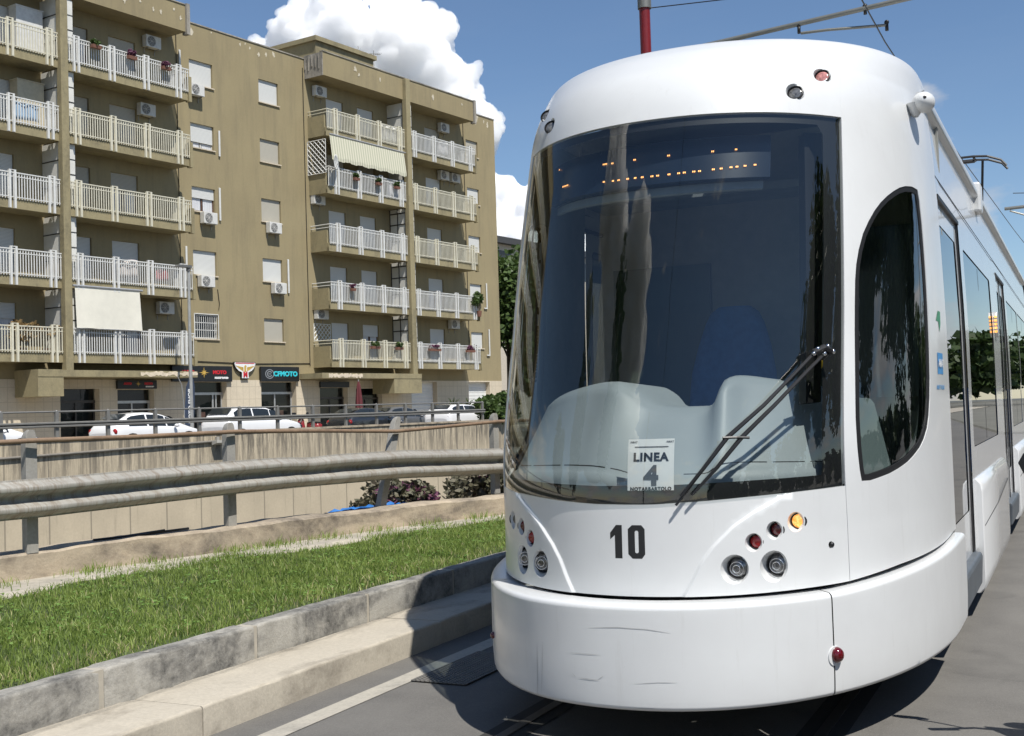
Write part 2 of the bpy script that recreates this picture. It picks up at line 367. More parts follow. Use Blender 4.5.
g = G(); g.box(-4.64, -4.515, -18, 60, .05, .352); struct('kerb_mortar', g, simple('kerb_mortar', (.40,.365,.30), .95))

# lawn surface
def lz(x, y): return .325+.012*sin(x*3.1+y*1.3)+.010*sin(y*4.3-x*2)
g = G(); rows = []
for i in range(0, 90):
    y = -8+i*.4; xa = wx(y)+.30; xb = -4.64
    rows.append([(xa+(xb-xa)*k/16, y, lz(xa+(xb-xa)*k/16, y)) for k in range(17)])
rows2 = [r for r in rows if wx(r[0][1])+.35 < -4.7]
g.loft(rows2); struct('lawn', g, LAWNBASE, smooth='all')
g = G(); rows = []
for i in range(0, 90):
    y = -8+i*.4
    if wx(y)+.5 > -4.7: break
    jag = .05*sin(y*5)+.04*sin(y*13); rows.append([(wx(y)-.02, y, .345), (wx(y)+.46+jag, y, .344+.004*sin(y*9)), (wx(y)+.54+jag, y, .30)])
g.loft(rows); struct('concrete_strip', g, STRIP)

# low concrete wall carrying the guardrail
g = G(); rows = []
for i in range(0, 158):
    y = -8+i*.2; n1 = .008*sin(y*3.3)+.006*sin(y*11.7); x = wx(y)
    rows.append([(x-.34,y,-1.0),(x-.34,y,.55+n1),(x-.31,y,.565+n1),(x-.03,y,.562+n1),(x+n1*.6,y,.545+n1),(x+.004*sin(y*17),y,.44),(x+.01*sin(y*8),y,.34),(x+.01,y,.1)])
g.loft(rows); t = obj('low_wall', g, CURBWALL, smooth=True); tag(t, 'low stained concrete wall carrying the guardrail behind the lawn', 'wall')

# grass blades
def grass_blades(name, pts, h0, h1, w, mat, seed=3):
    r = np.random.default_rng(seed); n = len(pts); P = np.array(pts)
    az = r.uniform(0, 2*pi, n); h = r.uniform(h0, h1, n)*(.75+.5*r.random(n)); lean = r.uniform(.1,.75,n)*h; la = r.uniform(0,2*pi,n)
    ww = w*r.uniform(.7,1.4,n); dx = np.cos(az)*ww/2; dy = np.sin(az)*ww/2; lx = np.cos(la)*lean; ly = np.sin(la)*lean
    V = np.zeros((n,5,3))
    for k,(sx,f,hh) in enumerate(((-1,0,0),(1,0,0),(-.8,.35,.6),(.8,.35,.6),(0,1,1))):
        V[:,k,0] = P[:,0]+sx*dx+lx*f; V[:,k,1] = P[:,1]+sx*dy+ly*f; V[:,k,2] = P[:,2]+h*hh*(1 if k<4 else .93)
    b = np.arange(n)[:,None]*5
    tri = np.concatenate([b+np.array([0,1,3]), b+np.array([0,3,2]), b+np.array([2,3,4])], 0)
    me = bpy.data.meshes.new(name); me.vertices.add(n*5); me.vertices.foreach_set('co', V.reshape(-1))
    me.loops.add(len(tri)*3); me.loops.foreach_set('vertex_index', tri.reshape(-1).astype(np.int32))
    me.polygons.add(len(tri)); me.polygons.foreach_set('loop_start', np.arange(len(tri),dtype=np.int32)*3)
    me.update(calc_edges=True); me.materials.append(mat); o = bpy.data.objects.new(name, me); C.objects.link(o); return o
pts = []
r_ = random.Random(5)
def clump(x, y): return .5+.5*sin(x*2.3+1.7*sin(y*1.9))*cos(y*1.7+.8*sin(x*3))
for _ in range(260000):
    y = 2.4+13.5*r_.random()**1.15; xa = wx(y)+.44+.10*sin(y*2.1)+.06*sin(y*7)+.05*r_.gauss(0,1); xb = -4.665
    if xa >= xb: continue
    x = xa+(xb-xa)*r_.random()
    if r_.random() > min(1, (abs(xb-xa)/3.4))*(.30+.70*clump(x, y)): continue
    if xb-x < .14 and r_.random() < .55: continue
    pts.append((x, y, lz(x, y)-.01))
go = grass_blades('grass', pts, .025, .075, .0055, GRASS); tag(go, 'short green grass covering the strip of lawn behind the kerb', 'grass', kind='stuff')
dp_ = [p for p in pts if r_.random() < (.030+.25*(p[0] > -4.98 and r_.random() < .5))]
do = grass_blades('dry_grass', dp_, .03, .085, .0045, STRAW, 17); tag(do, 'scattered dry straw-coloured blades in the lawn', 'dry grass', kind='stuff')
cl = []
for _ in range(7000):
    y = 2.6+11*r_.random(); xa = wx(y)+.45; xb = -4.7
    if xa < xb:
        x = xa+(xb-xa)*r_.random()
        if clump(y*1.7, x*2.1) > .5: cl.append((x, y, lz(x, y)))
g = G()
for (x, y, z) in cl:
    a = r_.uniform(0,6.28); q = r_.uniform(.010,.020); h_ = z+r_.uniform(.015,.05); ca, sa = cos(a)*q, sin(a)*q; t_ = r_.uniform(-.4,.4)*q
    g.add([(x-ca,y-sa,h_),(x+sa*.6,y-ca*.6,h_+t_),(x+ca,y+sa,h_+.3*q),(x-sa*.6,y+ca*.6,h_-t_)], [(0,1,2,3)])
tag(obj('clover', g, LEAFG, fixn=False), 'patches of small broad-leaved clover low in the lawn', 'clover', kind='stuff')
pts = []
for _ in range(1500):      # weeds along the joints of the strip and the wall
    y = 5+r_.random()*9; c = [5.9,6.6,7.6,8.2,9.0,9.3,9.6,10.2,10.9,11.6,12.4,5.2][r_.randrange(12)]; y = c+r_.gauss(0,.14); pts.append((wx(y)+.03+abs(r_.gauss(0,.16)), y, .335))
wo = grass_blades('weeds', pts, .03, .11, .006, GRASS, 9); tag(wo, 'small weeds sprouting along the foot of the low wall', 'weeds', kind='stuff')

# ------------------------------------------------------------------ guardrail
gx = thing('guardrail', 'weathered galvanised W-beam guardrail with a rusty pipe handrail above it', 'guardrail', (-7.69,7.15,.56))
o0 = Vector((-7.69,7.15,.56))
def rel(p): return tuple(Vector(p)-o0)
posts = [(-9.05,.6,0),(-8.72,2.75,0),(-8.36,4.95,0),(-7.735,7.15,0),(-7.40,9.265,0),(-7.06,11.45,1),(-6.62,13.45,0),(-6.2,15.65,0),(-5.75,17.8,0),(-5.3,20,0)]
for (x, y, lean) in posts:
    g = G(); d = Vector((.20,.98,0)).normalized(); nrm = Vector((.98,-.20,0))
    # C-section: web faces the road, rounded head
    w, dep = .050, .075
    sec = [(-w,0),(w,0),(w,-dep),(w-.012,-dep),(w-.012,-.012),(-w+.012,-.012),(-w+.012,-dep),(-w,-dep)]
    L = Vector((.20,.75,1)).normalized()*.36 if lean else Vector((0,0,1))
    L = Vector((.02,.36,1)) if lean else Vector((0,0,1))
    rows = []
    for hz, k in ((-.01,1),(.85,1),(.93,.92),(.97,.72),(.99,.4)):
        b = Vector((x, y, .56)) + L*hz
        rows.append([rel(b + d*a*k + nrm*(bb*(1 if hz < .9 else k)+.0)) for a, bb in sec])
    g.loft(rows, True); g.add(rows[-1], [tuple(range(8))])
    obj('post', g, STEEL, gx, smooth=True, bevel=.002)
# W beam
beam = [(-9.0,.2,1.0),(-8.35,4.2,1.0),(-7.69,7.16,.996),(-7.52,8.2,1.012),(-7.365,9.28,1.028),(-7.25,10.0,1.03),(-7.17,10.5,1.022),(-6.93,11.6,1.018),(-6.75,12.5,.985),(-6.6,13.44,.955),(-6.1,15.7,.97),(-5.2,20,.97)]
prof = [(-.158,.004),(-.150,.0),(-.126,.026),(-.108,.074),(-.100,.083),(-.092,.086),(-.072,.086),(-.064,.083),(-.056,.074),(-.022,.006),(0,.0),(.022,.006),(.056,.074),(.064,.083),(.072,.086),(.092,.086),(.100,.083),(.108,.074),(.126,.026),(.150,.0),(.158,.004)]
g = G(); rows = []; by = np.array([p[1] for p in beam])
bxs = np.array([p[0] for p in beam]); bzs = np.array([p[2] for p in beam])
yy = .2
nrm = Vector((.98,-.20,0))
while yy < 20:
    x = float(np.interp(yy, by, bxs))+.02; z = float(np.interp(yy, by, bzs)); dent = .02*math.exp(-((yy-10.2)/.25)**2)+.015*math.exp(-((yy-6.3)/.2)**2)
    tilt = .04*sin(yy*.9)
    rows.append([rel(Vector((x, yy, z+a*(1-dent*3)-dent*.4)) + nrm*(b*(1-dent*9)+.01+tilt*a+.003*sin(yy*19+a*40))) for a, b in prof]); yy += .08
g.loft(rows); bo = obj('beam', g, BEAMST, gx, smooth='all'); sm = bo.modifiers.new('s','SOLIDIFY'); sm.thickness = .004
for (x, y, lean) in posts:
    g = G()
    for dz in (0,):
        b = Vector((float(np.interp(y, by, bxs))+.02, y, float(np.interp(y, by, bzs))+dz)); g.tube([rel(b+nrm*.0), rel(b+nrm*.03)], .018, 8)
    obj('bolt', g, STEEL, gx)
hp = [(-9.0,.3,1.44),(-8.36,4.95,1.44),(-7.69,7.16,1.462),(-7.53,8.2,1.455),(-7.37,9.28,1.462),(-7.2,10.4,1.432),(-7.03,11.7,1.385),(-6.83,12.6,1.415),(-6.62,13.45,1.445),(-6.2,15.6,1.45),(-5.3,20,1.45)]
g = G(); g.tube([rel(Vector(p)+Vector((.02,0,0))) for p in hp], .021, 10); obj('handrail', g, RUSTY, gx, smooth=True)

# ------------------------------------------------------------------ far retaining wall with its parapet railing
t = thing('retaining_wall', 'tall stained beige retaining wall of the underpass below the far railing', 'wall', BL(22.2,-10.66,0), RZB)
g = G(); g.box(-60, 28.0, 0, .18, -6, 1.02); obj('wall_face', g, FARWALL, t)
g = G(); g.box(-60, 28.02, -.05, .24, 1.02, 1.10); obj('coping', g, CURBWALL, t)
g = G(); g.tube([(-2,-.06,.50),(3,-.06,.60),(8.7,-.06,.74)], .045, 8); obj('conduit', g, simple('grey_conduit', (.2,.18,.15), .7), t)
w2 = thing('wall_lamp', 'small grey floodlight fixed high on the retaining wall', 'wall lamp', BL(30.9,-10.72,.70), RZB)
g = G(); g.prism([(-.30,-.02),(-.02,-.1),(-.02,.05),(-.30,.08)], lambda a,b: (-.28,a,b), lambda a,b: (.28,a,b)); obj('housing', g, simple('lamp_grey', (.45,.43,.38), .5), w2)
g = G(); g.box(-.06,.06,-.06,.07,-.05,.2); obj('bracket', g, STEEL, w2)
t = thing('parapet_railing', 'grey steel railing with guard beams on top of the retaining wall', 'railing', BL(22.2,-10.56,1.1), RZB)
for i in range(-4, 14):
    g = G(); g.box(i*2-.06, i*2+.06, -.05, .05, -.02, .88); g.ball((i*2,0,.88), .05,.05,.04,8,4); obj('post', g, FARSTEEL, t)
g = G(); g.tube([(-8,0,.86),(26.1,0,.86)], .03, 8); obj('top_rail', g, FARSTEEL, t)
g = G()
for zc in (.44,): g.loft([[(xx,-.06,zc-.09),(xx,-.12,zc-.07),(xx,-.12,zc-.03),(xx,-.05,zc),(xx,-.12,zc+.03),(xx,-.12,zc+.07),(xx,-.06,zc+.09)] for xx in (-8,26.1)])
obj('guard_beam', g, FARSTEEL, t)

# road and pavement in front of the building
g = G(); g.prism([(-60,-10.3),(200,-10.3),(200,-3.1),(-60,-3.1)], lambda a,b: tuple(BL(a,b,.39)), lambda a,b: tuple(BL(a,b,.40))); struct('far_road', g, ASPHALT)
g = G(); g.prism([(-60,-3.1),(80,-3.1),(80,0),(-60,0)], lambda a,b: tuple(BL(a,b,.38)), lambda a,b: tuple(BL(a,b,.52))); struct('far_pavement', g, STRIP)

# ------------------------------------------------------------------ apartment building (frame: x along facade, y into it, origin under s=0)
OB = BL(0, 0, 0)
bld = thing('apartment_building', 'olive stucco apartment block of six storeys with white balcony railings and shops below', 'building', OB, RZB)
S0, S1 = 10.0, 65.46
ops = []   # openings (s0,s1,z0,z1,kind)
for k in range(5):
    z = 5.45+3.1*k
    ops.append((39.42,40.90,z,z+1.18,'A',k)); ops.append((44.02,45.42,z,z+1.18,'B',k)); ops.append((62.2,63.5,z+.1,z+1.13,'C',k))
    zb = 4.42+3.1*k
    for (a, b, kd) in ((34.74,36.24,'LB'),(32.55,33.65,'LA'),(27.9,29.9,'LC'),(24.6,26.0,'LD'),(49.1,50.5,'RA'),(51.7,53.1,'RB'),(57.9,59.4,'RC'),(55.4,56.4,'RD'),(20,21.5,'X'),(14,15.5,'X')):
        ops.append((a,b,zb,zb+2.2 if kd != 'X' else zb+2.1,kd,k))
shops = [(39.05,41.35,.5,3.35,'shop1'),(43.68,46.2,.5,3.35,'shop2'),(34.85,36.9,.5,3.0,'shop3'),(31.9,33.9,.5,3.05,'entry'),(48.0,50.25,.5,3.05,'shop4'),(50.95,53.2,.5,3.0,'entry2'),(55.9,58.4,.5,3.36,'garage'),(61.7,64.05,.5,3.38,'garage'),(25,28.6,.5,3.1,'shop5'),(18,22,.5,3.1,'shop6')]
for a in shops: ops.append((*a,0))
def wall_open(g, s0, s1, z0, z1, ops, depth=.18, y=0.):
    xs = sorted({s0,s1}|{o[0] for o in ops}|{o[1] for o in ops}); zs = sorted({z0,z1}|{o[2] for o in ops}|{o[3] for o in ops})
    for i in range(len(xs)-1):
        run = None
        for j in range(len(zs)-1):
            cx, cz = (xs[i]+xs[i+1])/2, (zs[j]+zs[j+1])/2
            hole = any(o[0] < cx < o[1] and o[2] < cz < o[3] for o in ops)
            if not hole:
                if run is None: run = zs[j]
            if (hole or j == len(zs)-2) and run is not None:
                top = zs[j] if hole else zs[j+1]
                g.quad((xs[i],y,run),(xs[i+1],y,run),(xs[i+1],y,top),(xs[i],y,top)); run = None
    for o in ops:
        a,b,c,d = o[:4]
        g.quad((a,y,c),(a,y+depth,c),(a,y+depth,d),(a,y,d)); g.quad((b,y,c),(b,y,d),(b,y+depth,d),(b,y+depth,c))
        g.quad((a,y,d),(a,y+depth,d),(b,y+depth,d),(b,y,d)); g.quad((a,y,c),(b,y,c),(b,y+depth,c),(a,y+depth,c))
g = G(); wall_open(g, S0, S1, 3.45, 20.8, [o for o in ops if o[2] > 3.4])
g.quad((S1,0,.4),(S1,13,.4),(S1,13,20.8),(S1,0,20.8)); g.quad((S0,0,.4),(S0,0,20.8),(S0,13,20.8),(S0,13,.4)); g.quad((S0,13,.4),(S0,13,20.8),(S1,13,20.8),(S1,13,.4))
obj('wall', g, OLIVE, bld, fixn=False)
g = G(); wall_open(g, S0, S1, .4, 3.45, [o for o in ops if o[2] < 3.4], .5, -.02); g.quad((S0,-.02,3.45),(S1,-.02,3.45),(S1,0,3.45),(S0,0,3.45))
obj('stone_base', g, STONE, bld, fixn=False)
g = G(); g.box(S0, S1, .02, 12.98, 20.3, 20.4); ro = obj('roof', g, CONC, bld)
for a_, b_ in ((38.32, 47.48),(61.42, S1+.02)): g = G(); g.box(a_, b_, -.04, .22, 20.8, 20.86); obj('roof_flashing', g, CONC, ro)
g = G()   # penthouse volume set back on the roof
g.prism([(47.9,-.45),(52.7,-.45),(52.7,5.5),(47.9,5.5)], lambda a,b: (a,b,20.9), lambda a,b: (a,b,21.85)); g.box(47.75,52.85,-.6,5.6,21.85,22.1); obj('penthouse', g, OLIVE2, ro)
PLASTER = simple('bare_plaster', (.56,.50,.38), .9, 0, .2, 6)
for i in range(34):   # flaked paint near the eaves
    sx = random.choice([random.uniform(38.8,47.2), random.uniform(38.8,47.2), random.uniform(47.8,61), random.uniform(62,65), random.uniform(31.8,38)])
    zc = 20.5+random.uniform(-.22,.16); y = -.004 if (38.4 < sx < 47.4 or sx > 61.5) else -1.316; n = 12; rr = random.uniform(.04,.15)
    p = [(sx+rr*random.uniform(.35,1.2)*cos(2*pi*k/n), zc+rr*1.5*random.uniform(.3,1.2)*sin(2*pi*k/n)) for k in range(n)]
    g = G(); g.prism(p, lambda a,b: (a,y,b), lambda a,b: (a,y+.003,b)); obj('plaster_patch', g, PLASTER, bld)
for pts_ in ([(38.62,-.03,3.6),(38.62,-.03,20.6)],[(47.3,-.03,4.2),(47.28,-.03,20.3)],[(39.2,-.03,4.35),(43,-.03,4.27),(47.3,-.03,4.35)],[(40.9,-.03,7.9),(41.0,-.03,7.2),(40.95,-.03,6.9)],[(61.9,-.03,4.2),(61.9,-.03,20.2)]):
    g = G(); g.tube(pts_, .018, 5); obj('cable', g, GAPBLACK, bld)
def parapet(s0, s1, name='parapet'):
    g = G(); g.box(s0, s1, -1.30, -1.12, 19.75, 21.02); g.box(s0, s1, -1.12, 0, 19.75, 19.95)
    g.box(s0, s0+.18, -1.12, .15, 19.95, 21.0); g.box(s1-.18, s1, -1.12, .15, 19.95, 21.0)
    p = obj(name, g, OLIVE, bld)
    g = G(); g.box(s0-.02, s1+.0, -1.34, -1.10, 21.02, 21.07); obj('coping', g, CONC, p)
    g = G(); g.box(s1-.04, s1+.16, -1.42, -1.10, 19.62, 21.08); obj('end_fin', g, CONC, p)
    return p
parapet(47.5, 61.30); parapet(31.5, 38.14); parapet(10, 31.1)
g = G(); g.box(47.44, 47.50, -1.31, .0, 19.72, 20.98)
for i in range(5): g.box(47.40, 47.45, -1.1+i*.25, -1.05+i*.25, 20.1+.1*(i%3), 20.9)
obj('bare_concrete_end', g, CONC, bld)
g = G(); g.box(54.25, 54.65, -1.55, -1.22, 3.6, 20.95); obj('pillar', g, OLIVE2, bld, bevel=.03)
g = G(); g.box(31.14, 31.5, -1.55, -1.22, 3.6, 22.0); obj('pillar', g, OLIVE2, bld, bevel=.03)

def railing(s0, s1, z, mat, posts, parent, name='railing', y=-1.36):
    g = G(); zt = z+1.45; h = .018
    g.box(s0, s1, y-.03, y+.02, zt-.045, zt); g.box(s0, s1, y-.02, y+.01, zt-.20, zt-.165); g.box(s0, s1, y-.02, y+.01, z+.42, z+.455)
    n = int((s1-s0)/.125)
    for i in range(n+1):
        x = s0+.04+(s1-s0-.08)*i/n; g.box(x-.021, x+.021, y-.012, y+.008, z+.36, zt-.03)
    for p in posts:
        for dx in (-.115, .115): g.box(p+dx-.045, p+dx+.045, y-.07, y+.03, z-.02, zt+.09)
        g.box(p-.16, p+.16, y-.06, y+.02, zt+.06, zt+.09)
    return obj(name, g, mat, parent)
def balcony(s0, s1, k, mat, posts, side_l=None, side_r=None):
    z = 4.12+3.1*k; g = G()
    g.box(s0, s1, -1.30, .0, z, z+.20); g.box(s0, s1, -1.315, -1.20, z-.02, z+.42)
    if side_l == 'solid': g.box(s0-.0, s0+.1, -1.20, 0, z+.2, z+1.12)
    b = obj('balcony', g, OLIVE2, bld)
    railing(s0+.02, s1-.02, z, mat, posts, b)
    if side_l == 'solid':
        g = G(); g.tube([(s0+.05,-1.3,z+1.42),(s0+.05,0,z+1.42)], .025, 6); g.tube([(s0+.05,-1.3,z+1.25),(s0+.05,0,z+1.25)], .02, 6); obj('side_rail', g, mat, b)
    if side_r == 'fin':
        g = G(); g.box(s1-.04, s1+.12, -1.42, -1.16, z-.08, z+1.1); g.box(s1, s1+.05, -1.16, 0, z+.0, z+.3); obj('end_fin', g, OLIVE2, b)
        g = G()
        for i in range(9): g.box(s1-.06, s1-.03, -1.12+.12*i, -1.09+.12*i, z+.4, z+1.42)
        g.box(s1-.07, s1-.02, -1.2, 0, z+1.40, z+1.45); obj('side_rail', g, mat, b)
    return b
cols = {'LL': [RAILC,RAILW,RAILW,RAILW,RAILC], 'LR': [RAILW,RAILC,RAILC,RAILW,RAILW], 'RL': [RAILC,RAILW,RAILW,RAILW,RAILC], 'RR': [RAILW,RAILC,RAILC,RAILW,RAILW]}
for k in range(5):
    t5 = 4-k
    balcony(10.0, 31.14, k, cols['LL'][t5], [28.88,30.7]+[28.88-1.84*i for i in range(1,10)])
    balcony(31.5, 38.18, k, cols['LR'][t5], [32.01,33.84,35.7,37.55], side_r='fin')
    balcony(47.6, 54.25, k, cols['RL'][t5], [48.29,50.11,51.94,53.77], side_l='solid')
    balcony(54.65, 61.25, k, cols['RR'][t5], [55.13,56.99,58.84,60.72], side_r='fin')
# windows and balcony doors
def window(o):
    a,b,c,d,kd,k = o; y = .14
    if kd in ('A','B','C'):
        fm = {('A',2):BROWNF, ('C',4):BROWNF}.get((kd,k), GREYF)
        shut = {('A',2):.45, ('A',3):.75, ('B',2):1., ('B',3):1., ('C',1):.95}.get((kd,k), 1.)
        sm = {('B',3):SHUTB, ('B',2):SHUTB, ('C',4):SHUTB, ('B',0):SHUTB}.get((kd,k), SHUTW)
    else:
        fm = BROWNF; rr = random.Random(k*31+int(a*7)); shut = rr.choice([1,1,1,.95,.3]); sm = rr.choice([SHUTW,SHUTW,SHUTB])
        if (kd,k) in (('LB',2),('RC',3),('RC',1)): shut = .35
        if (kd,k) in (('LB',4),('LB',3),('LB',1),('RA',1),('RB',1),('RA',2)): shut = 1.
    g = G(); t_ = .06
    g.box(a,a+t_,y,y+.05,c,d); g.box(b-t_,b,y,y+.05,c,d); g.box(a+t_,b-t_,y,y+.05,d-t_,d); g.box(a+t_,b-t_,y,y+.05,c,c+t_); m = (a+b)/2
    if shut < 1: g.box(m-.04,m+.04,y+.005,y+.045,c+t_,d-t_)
    w = obj('window', g, fm, bld)
    if kd == 'A' and k == 0:
        g = G()
        for i in range(11): x = a+.06+(b-a-.12)*i/10; g.box(x-.012,x+.012,y-.10,y-.08,c+.02,d-.02)
        for zz in (c+.05,c+.42,c+.78,d-.05): g.box(a+.02,b-.02,y-.10,y-.075,zz-.015,zz+.015)
        g.box(a-.03,b+.03,-.02,.0,c-.04,c+.0); g.box(a-.03,b+.03,-.02,0,d,d+.04); g.box(a-.04,a,-.02,0,c-.04,d+.04); g.box(b,b+.04,-.02,0,c-.04,d+.04)
        obj('window_grille', g, RAILW, w); shut = 0
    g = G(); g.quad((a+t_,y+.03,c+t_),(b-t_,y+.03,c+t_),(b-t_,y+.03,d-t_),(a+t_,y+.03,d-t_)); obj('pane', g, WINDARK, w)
    if shut > 0:
        zb = d-(d-c)*shut; g = G(); g.box(a+.02,b-.02,y-.05,y-.02,zb,d); obj('shutter', g, sm, w)
    if shut < .9 and shut > 0:
        g = G(); n = 14
        for sgn in (0,1):
            x0 = a+t_ if sgn == 0 else m+.08; x1 = m-.08 if sgn == 0 else b-t_
            g.loft([[(x0+(x1-x0)*i/n, y+.021+.008*sin(i*2.4), zz) for i in range(n+1)] for zz in (c+t_, d-t_)])
        obj('curtain', g, CURTAIN, w)
    if kd in ('A','B','C'):
        g = G(); g.box(a-.06, b+.06, -.07, .02, c-.06, c-.005); obj('sill', g, STONE, w)
for o in ops:
    if o[2] > 3.4: window(o)
# partition walls between flats
for (s_, strip0, strip1) in ((31.25,31.62,32.0),(54.35,54.75,55.12)):
    for k in range(5):
        z = 4.32+3.1*k
        dark = (s_ > 50 and k in (0,1,2))
        g = G(); g.box(s_, s_+.06, -1.2, 0, z, z+2.88); p = obj('partition', g, PANELW, bld)
        g = G()
        for yy in ((-1.2,-.62,-.05) if dark else (-1.2,)): g.box(s_-.03, s_+.0, yy, yy+.05, z, z+2.88)
        for zz in ((z+1.0, z+1.95, z+2.6) if dark else (z+1.0, z+2.1)): g.box(s_-.028, s_+.002, -1.2, 0, zz, zz+(.06 if dark else .04))
        obj('partition_frame', g, DKFRAME, p)
        g = G(); g.box(strip0, strip1, -1.19, -1.13, z+.0, z+2.87); q = obj('privacy_panel', g, PANELW, bld)
        for zz, dz_ in ((z+1.55,.05),(z+2.2,.04)): g = G(); g.box(strip0, strip1, -1.20, -1.19, zz, zz+dz_); obj('panel_seam', g, DKFRAME, q)
# storage cabinets on the left block balconies
for k, c in ((3,(.52,.46,.33)),(4,(.62,.62,.60))):
    z = 4.32+3.1*k; g = G(); g.box(29.75,31.0,-.55,-.02,z,z+2.25); g.box(29.72,31.03,-.58,0,z+2.25,z+2.3)
    o = obj('balcony_cabinet', g, simple('cabinet%d'%k, c, .6), None, bevel=.01); o.location = OB; o.rotation_euler = (0,0,RZB)
    tag(o, ['tall beige storage cabinet on the second highest balcony at the far left','tall white storage cabinet on the top balcony at the far left'][k-3], 'cabinet')
# entrance canopies of peeling concrete
def canopy(s0, s1, wing0, wing1, wz, label):
    g = G(); g.box(s0, s1, -1.62, 0, 3.50, 3.78); c = obj('slab', g, OLIVE2, bld) ; c.name = 'entrance_canopy'
    g = G(); g.box(wing0, wing1, -1.60, 0.0, wz, 3.50); obj('side_wing', g, OLIVE2, c)
    g = G(); rr = random.Random(int(s0)); n = 30; sa, sb = (s0+(s1-s0)*.55, s1) if s0 < 40 else (s0+.5, s0+3.2)
    top = [(sa+(sb-sa)*i/n, 3.74+rr.uniform(-.05,.03)) for i in range(n+1)]; bot = [(sa+(sb-sa)*i/n, 3.55+rr.uniform(-.05,.08)) for i in range(n+1)]
    g.prism(top+bot[::-1], lambda a,b: (a,-1.632,b), lambda a,b: (a,-1.618,b)); obj('broken_plaster', g, simple('pale_broken_plaster', (.66,.56,.42), .95, 0, .2, 5, bstr=.8, bdist=.03), c)
canopy(30.9, 38.1, 29.75, 30.95, 2.69, 'L'); canopy(46.5, 54.9, 52.4, 54.9, 2.67, 'R')
g = G(); g.box(29.75,30.9,-1.62,0,3.50,3.80); obj('entrance_canopy', g, OLIVE2, bld)
# shop fronts
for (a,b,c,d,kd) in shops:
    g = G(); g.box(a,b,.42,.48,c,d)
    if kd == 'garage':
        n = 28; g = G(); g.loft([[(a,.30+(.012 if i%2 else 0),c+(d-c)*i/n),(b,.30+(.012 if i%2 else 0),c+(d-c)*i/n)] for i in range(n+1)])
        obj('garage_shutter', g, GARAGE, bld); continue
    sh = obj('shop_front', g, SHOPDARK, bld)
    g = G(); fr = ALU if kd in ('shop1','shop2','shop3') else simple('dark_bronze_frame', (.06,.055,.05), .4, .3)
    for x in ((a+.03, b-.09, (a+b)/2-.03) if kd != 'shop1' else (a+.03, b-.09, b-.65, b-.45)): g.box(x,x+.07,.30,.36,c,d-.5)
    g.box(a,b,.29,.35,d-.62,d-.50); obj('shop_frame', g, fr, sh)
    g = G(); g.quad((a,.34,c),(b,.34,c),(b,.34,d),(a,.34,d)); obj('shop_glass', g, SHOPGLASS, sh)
    if kd == 'shop1' or kd == 'shop2':
        rr = random.Random(3); 
        for i in range(3):
            x = a+.4+i*.7; g = G(); g.box(x-.15,x+.15,.375,.395,1.2,1.9); obj('window_display', g, simple('display%d'%i, (.2+.2*rr.random(),.15,.12), .6), sh)

def wall_item(name, label, cat, s_, y, z, group=None): return thing(name, label, cat, BL(s_, y, z), RZB, group)
XZ = lambda x, y, z: (x, -z, y)      # text plane -> facade facing the street
# black sign with red letters and a gold compass star
def sign_moto(s0, s1, z0, z1, y, label, scale=1.0, sub=True, dim=False):
    t = wall_item('shop_sign', label, 'shop sign', (s0+s1)/2, y, (z0+z1)/2, 'shop signs over the doors')
    w, h = (s1-s0)/2, (z1-z0)/2
    g = G(); g.box(-w,w,-.12,0,-h,h); obj('board', g, SIGNBLK, t, bevel=.01)
    f = lambda s_, cx, cz, sz, m, nm='lettering', off=.012: obj(nm, xf(text_geo(s_, sz, off, .008), lambda x,yy,z: (x*1.22+cx, -.128-z, yy+cz)), m, t)
    f('AUTO', -w*.50, h*.18, h*.62, SIGNRED); f('MOTO', w*.56, h*.18, h*.62, SIGNRED)
    if sub: f('MULTIBRAND', w*.62, -h*.52, h*.30, SIGNWHT)
    g = G(); r = h*.62
    for k in range(8):
        a = k*pi/4; rr = r if k%2 == 0 else r*.6
        g.prism([(0,0),(.2*r*cos(a-.5),.2*r*sin(a-.5)),(rr*cos(a),rr*sin(a)),(.2*r*cos(a+.5),.2*r*sin(a+.5))], lambda p,q: (p*1.45+w*.03,-.135-.002*(k%2),q*1.1+h*.14), lambda p,q: (p*1.45+w*.03,-.122,q*1.1+h*.14))
    obj('compass_star', g, SIGNGOLD, t)
    return t
sign_moto(37.85, 41.6, 3.36, 4.12, -.05, 'wide black shop sign with red lettering and a gold compass star on the sunny wall')
sign_moto(34.75, 36.95, 3.03, 3.42, -.05, 'small black shop sign with dim red lettering in shade under the left entrance canopy', sub=True)
t = wall_item('shop_sign', 'black shop sign with a grey round logo and cyan lettering', 'shop sign', 44.93, -.05, 3.76, 'shop signs over the doors')
g = G(); g.box(-1.38,1.38,-.12,0,-.38,.38); obj('board', g, SIGNBLK, t, bevel=.01)
obj('lettering', xf(text_geo('CFMOTO', .34, .016, .008), lambda x,y,z: (x*1.22+.36, -.128-z, y)), SIGNCYAN, t)
g = G()
for (r0, r1, a0, a1) in ((.20,.245,.0,2*pi),(.10,.15,.5,2*pi-.5)):
    n = 28; g.loft([[(-.78+1.3*r*cos(a0+(a1-a0)*i/n), -.13, r*sin(a0+(a1-a0)*i/n)) for i in range(n+1)] for r in (r0, r1)])
g.box(-.88,-.68,-.134,-.128,-.02,.02); obj('round_logo', g, simple('logo_grey', (.30,.31,.32), .4, .3), t)
t = wall_item('shop_sign', 'dark shop sign in the shade beside the closed red parasol', 'shop sign', 49.1, -.05, 3.22, 'shop signs over the doors')
g = G(); g.box(-1.15,1.15,-.1,0,-.16,.16); obj('board', g, SIGNBLK, t)
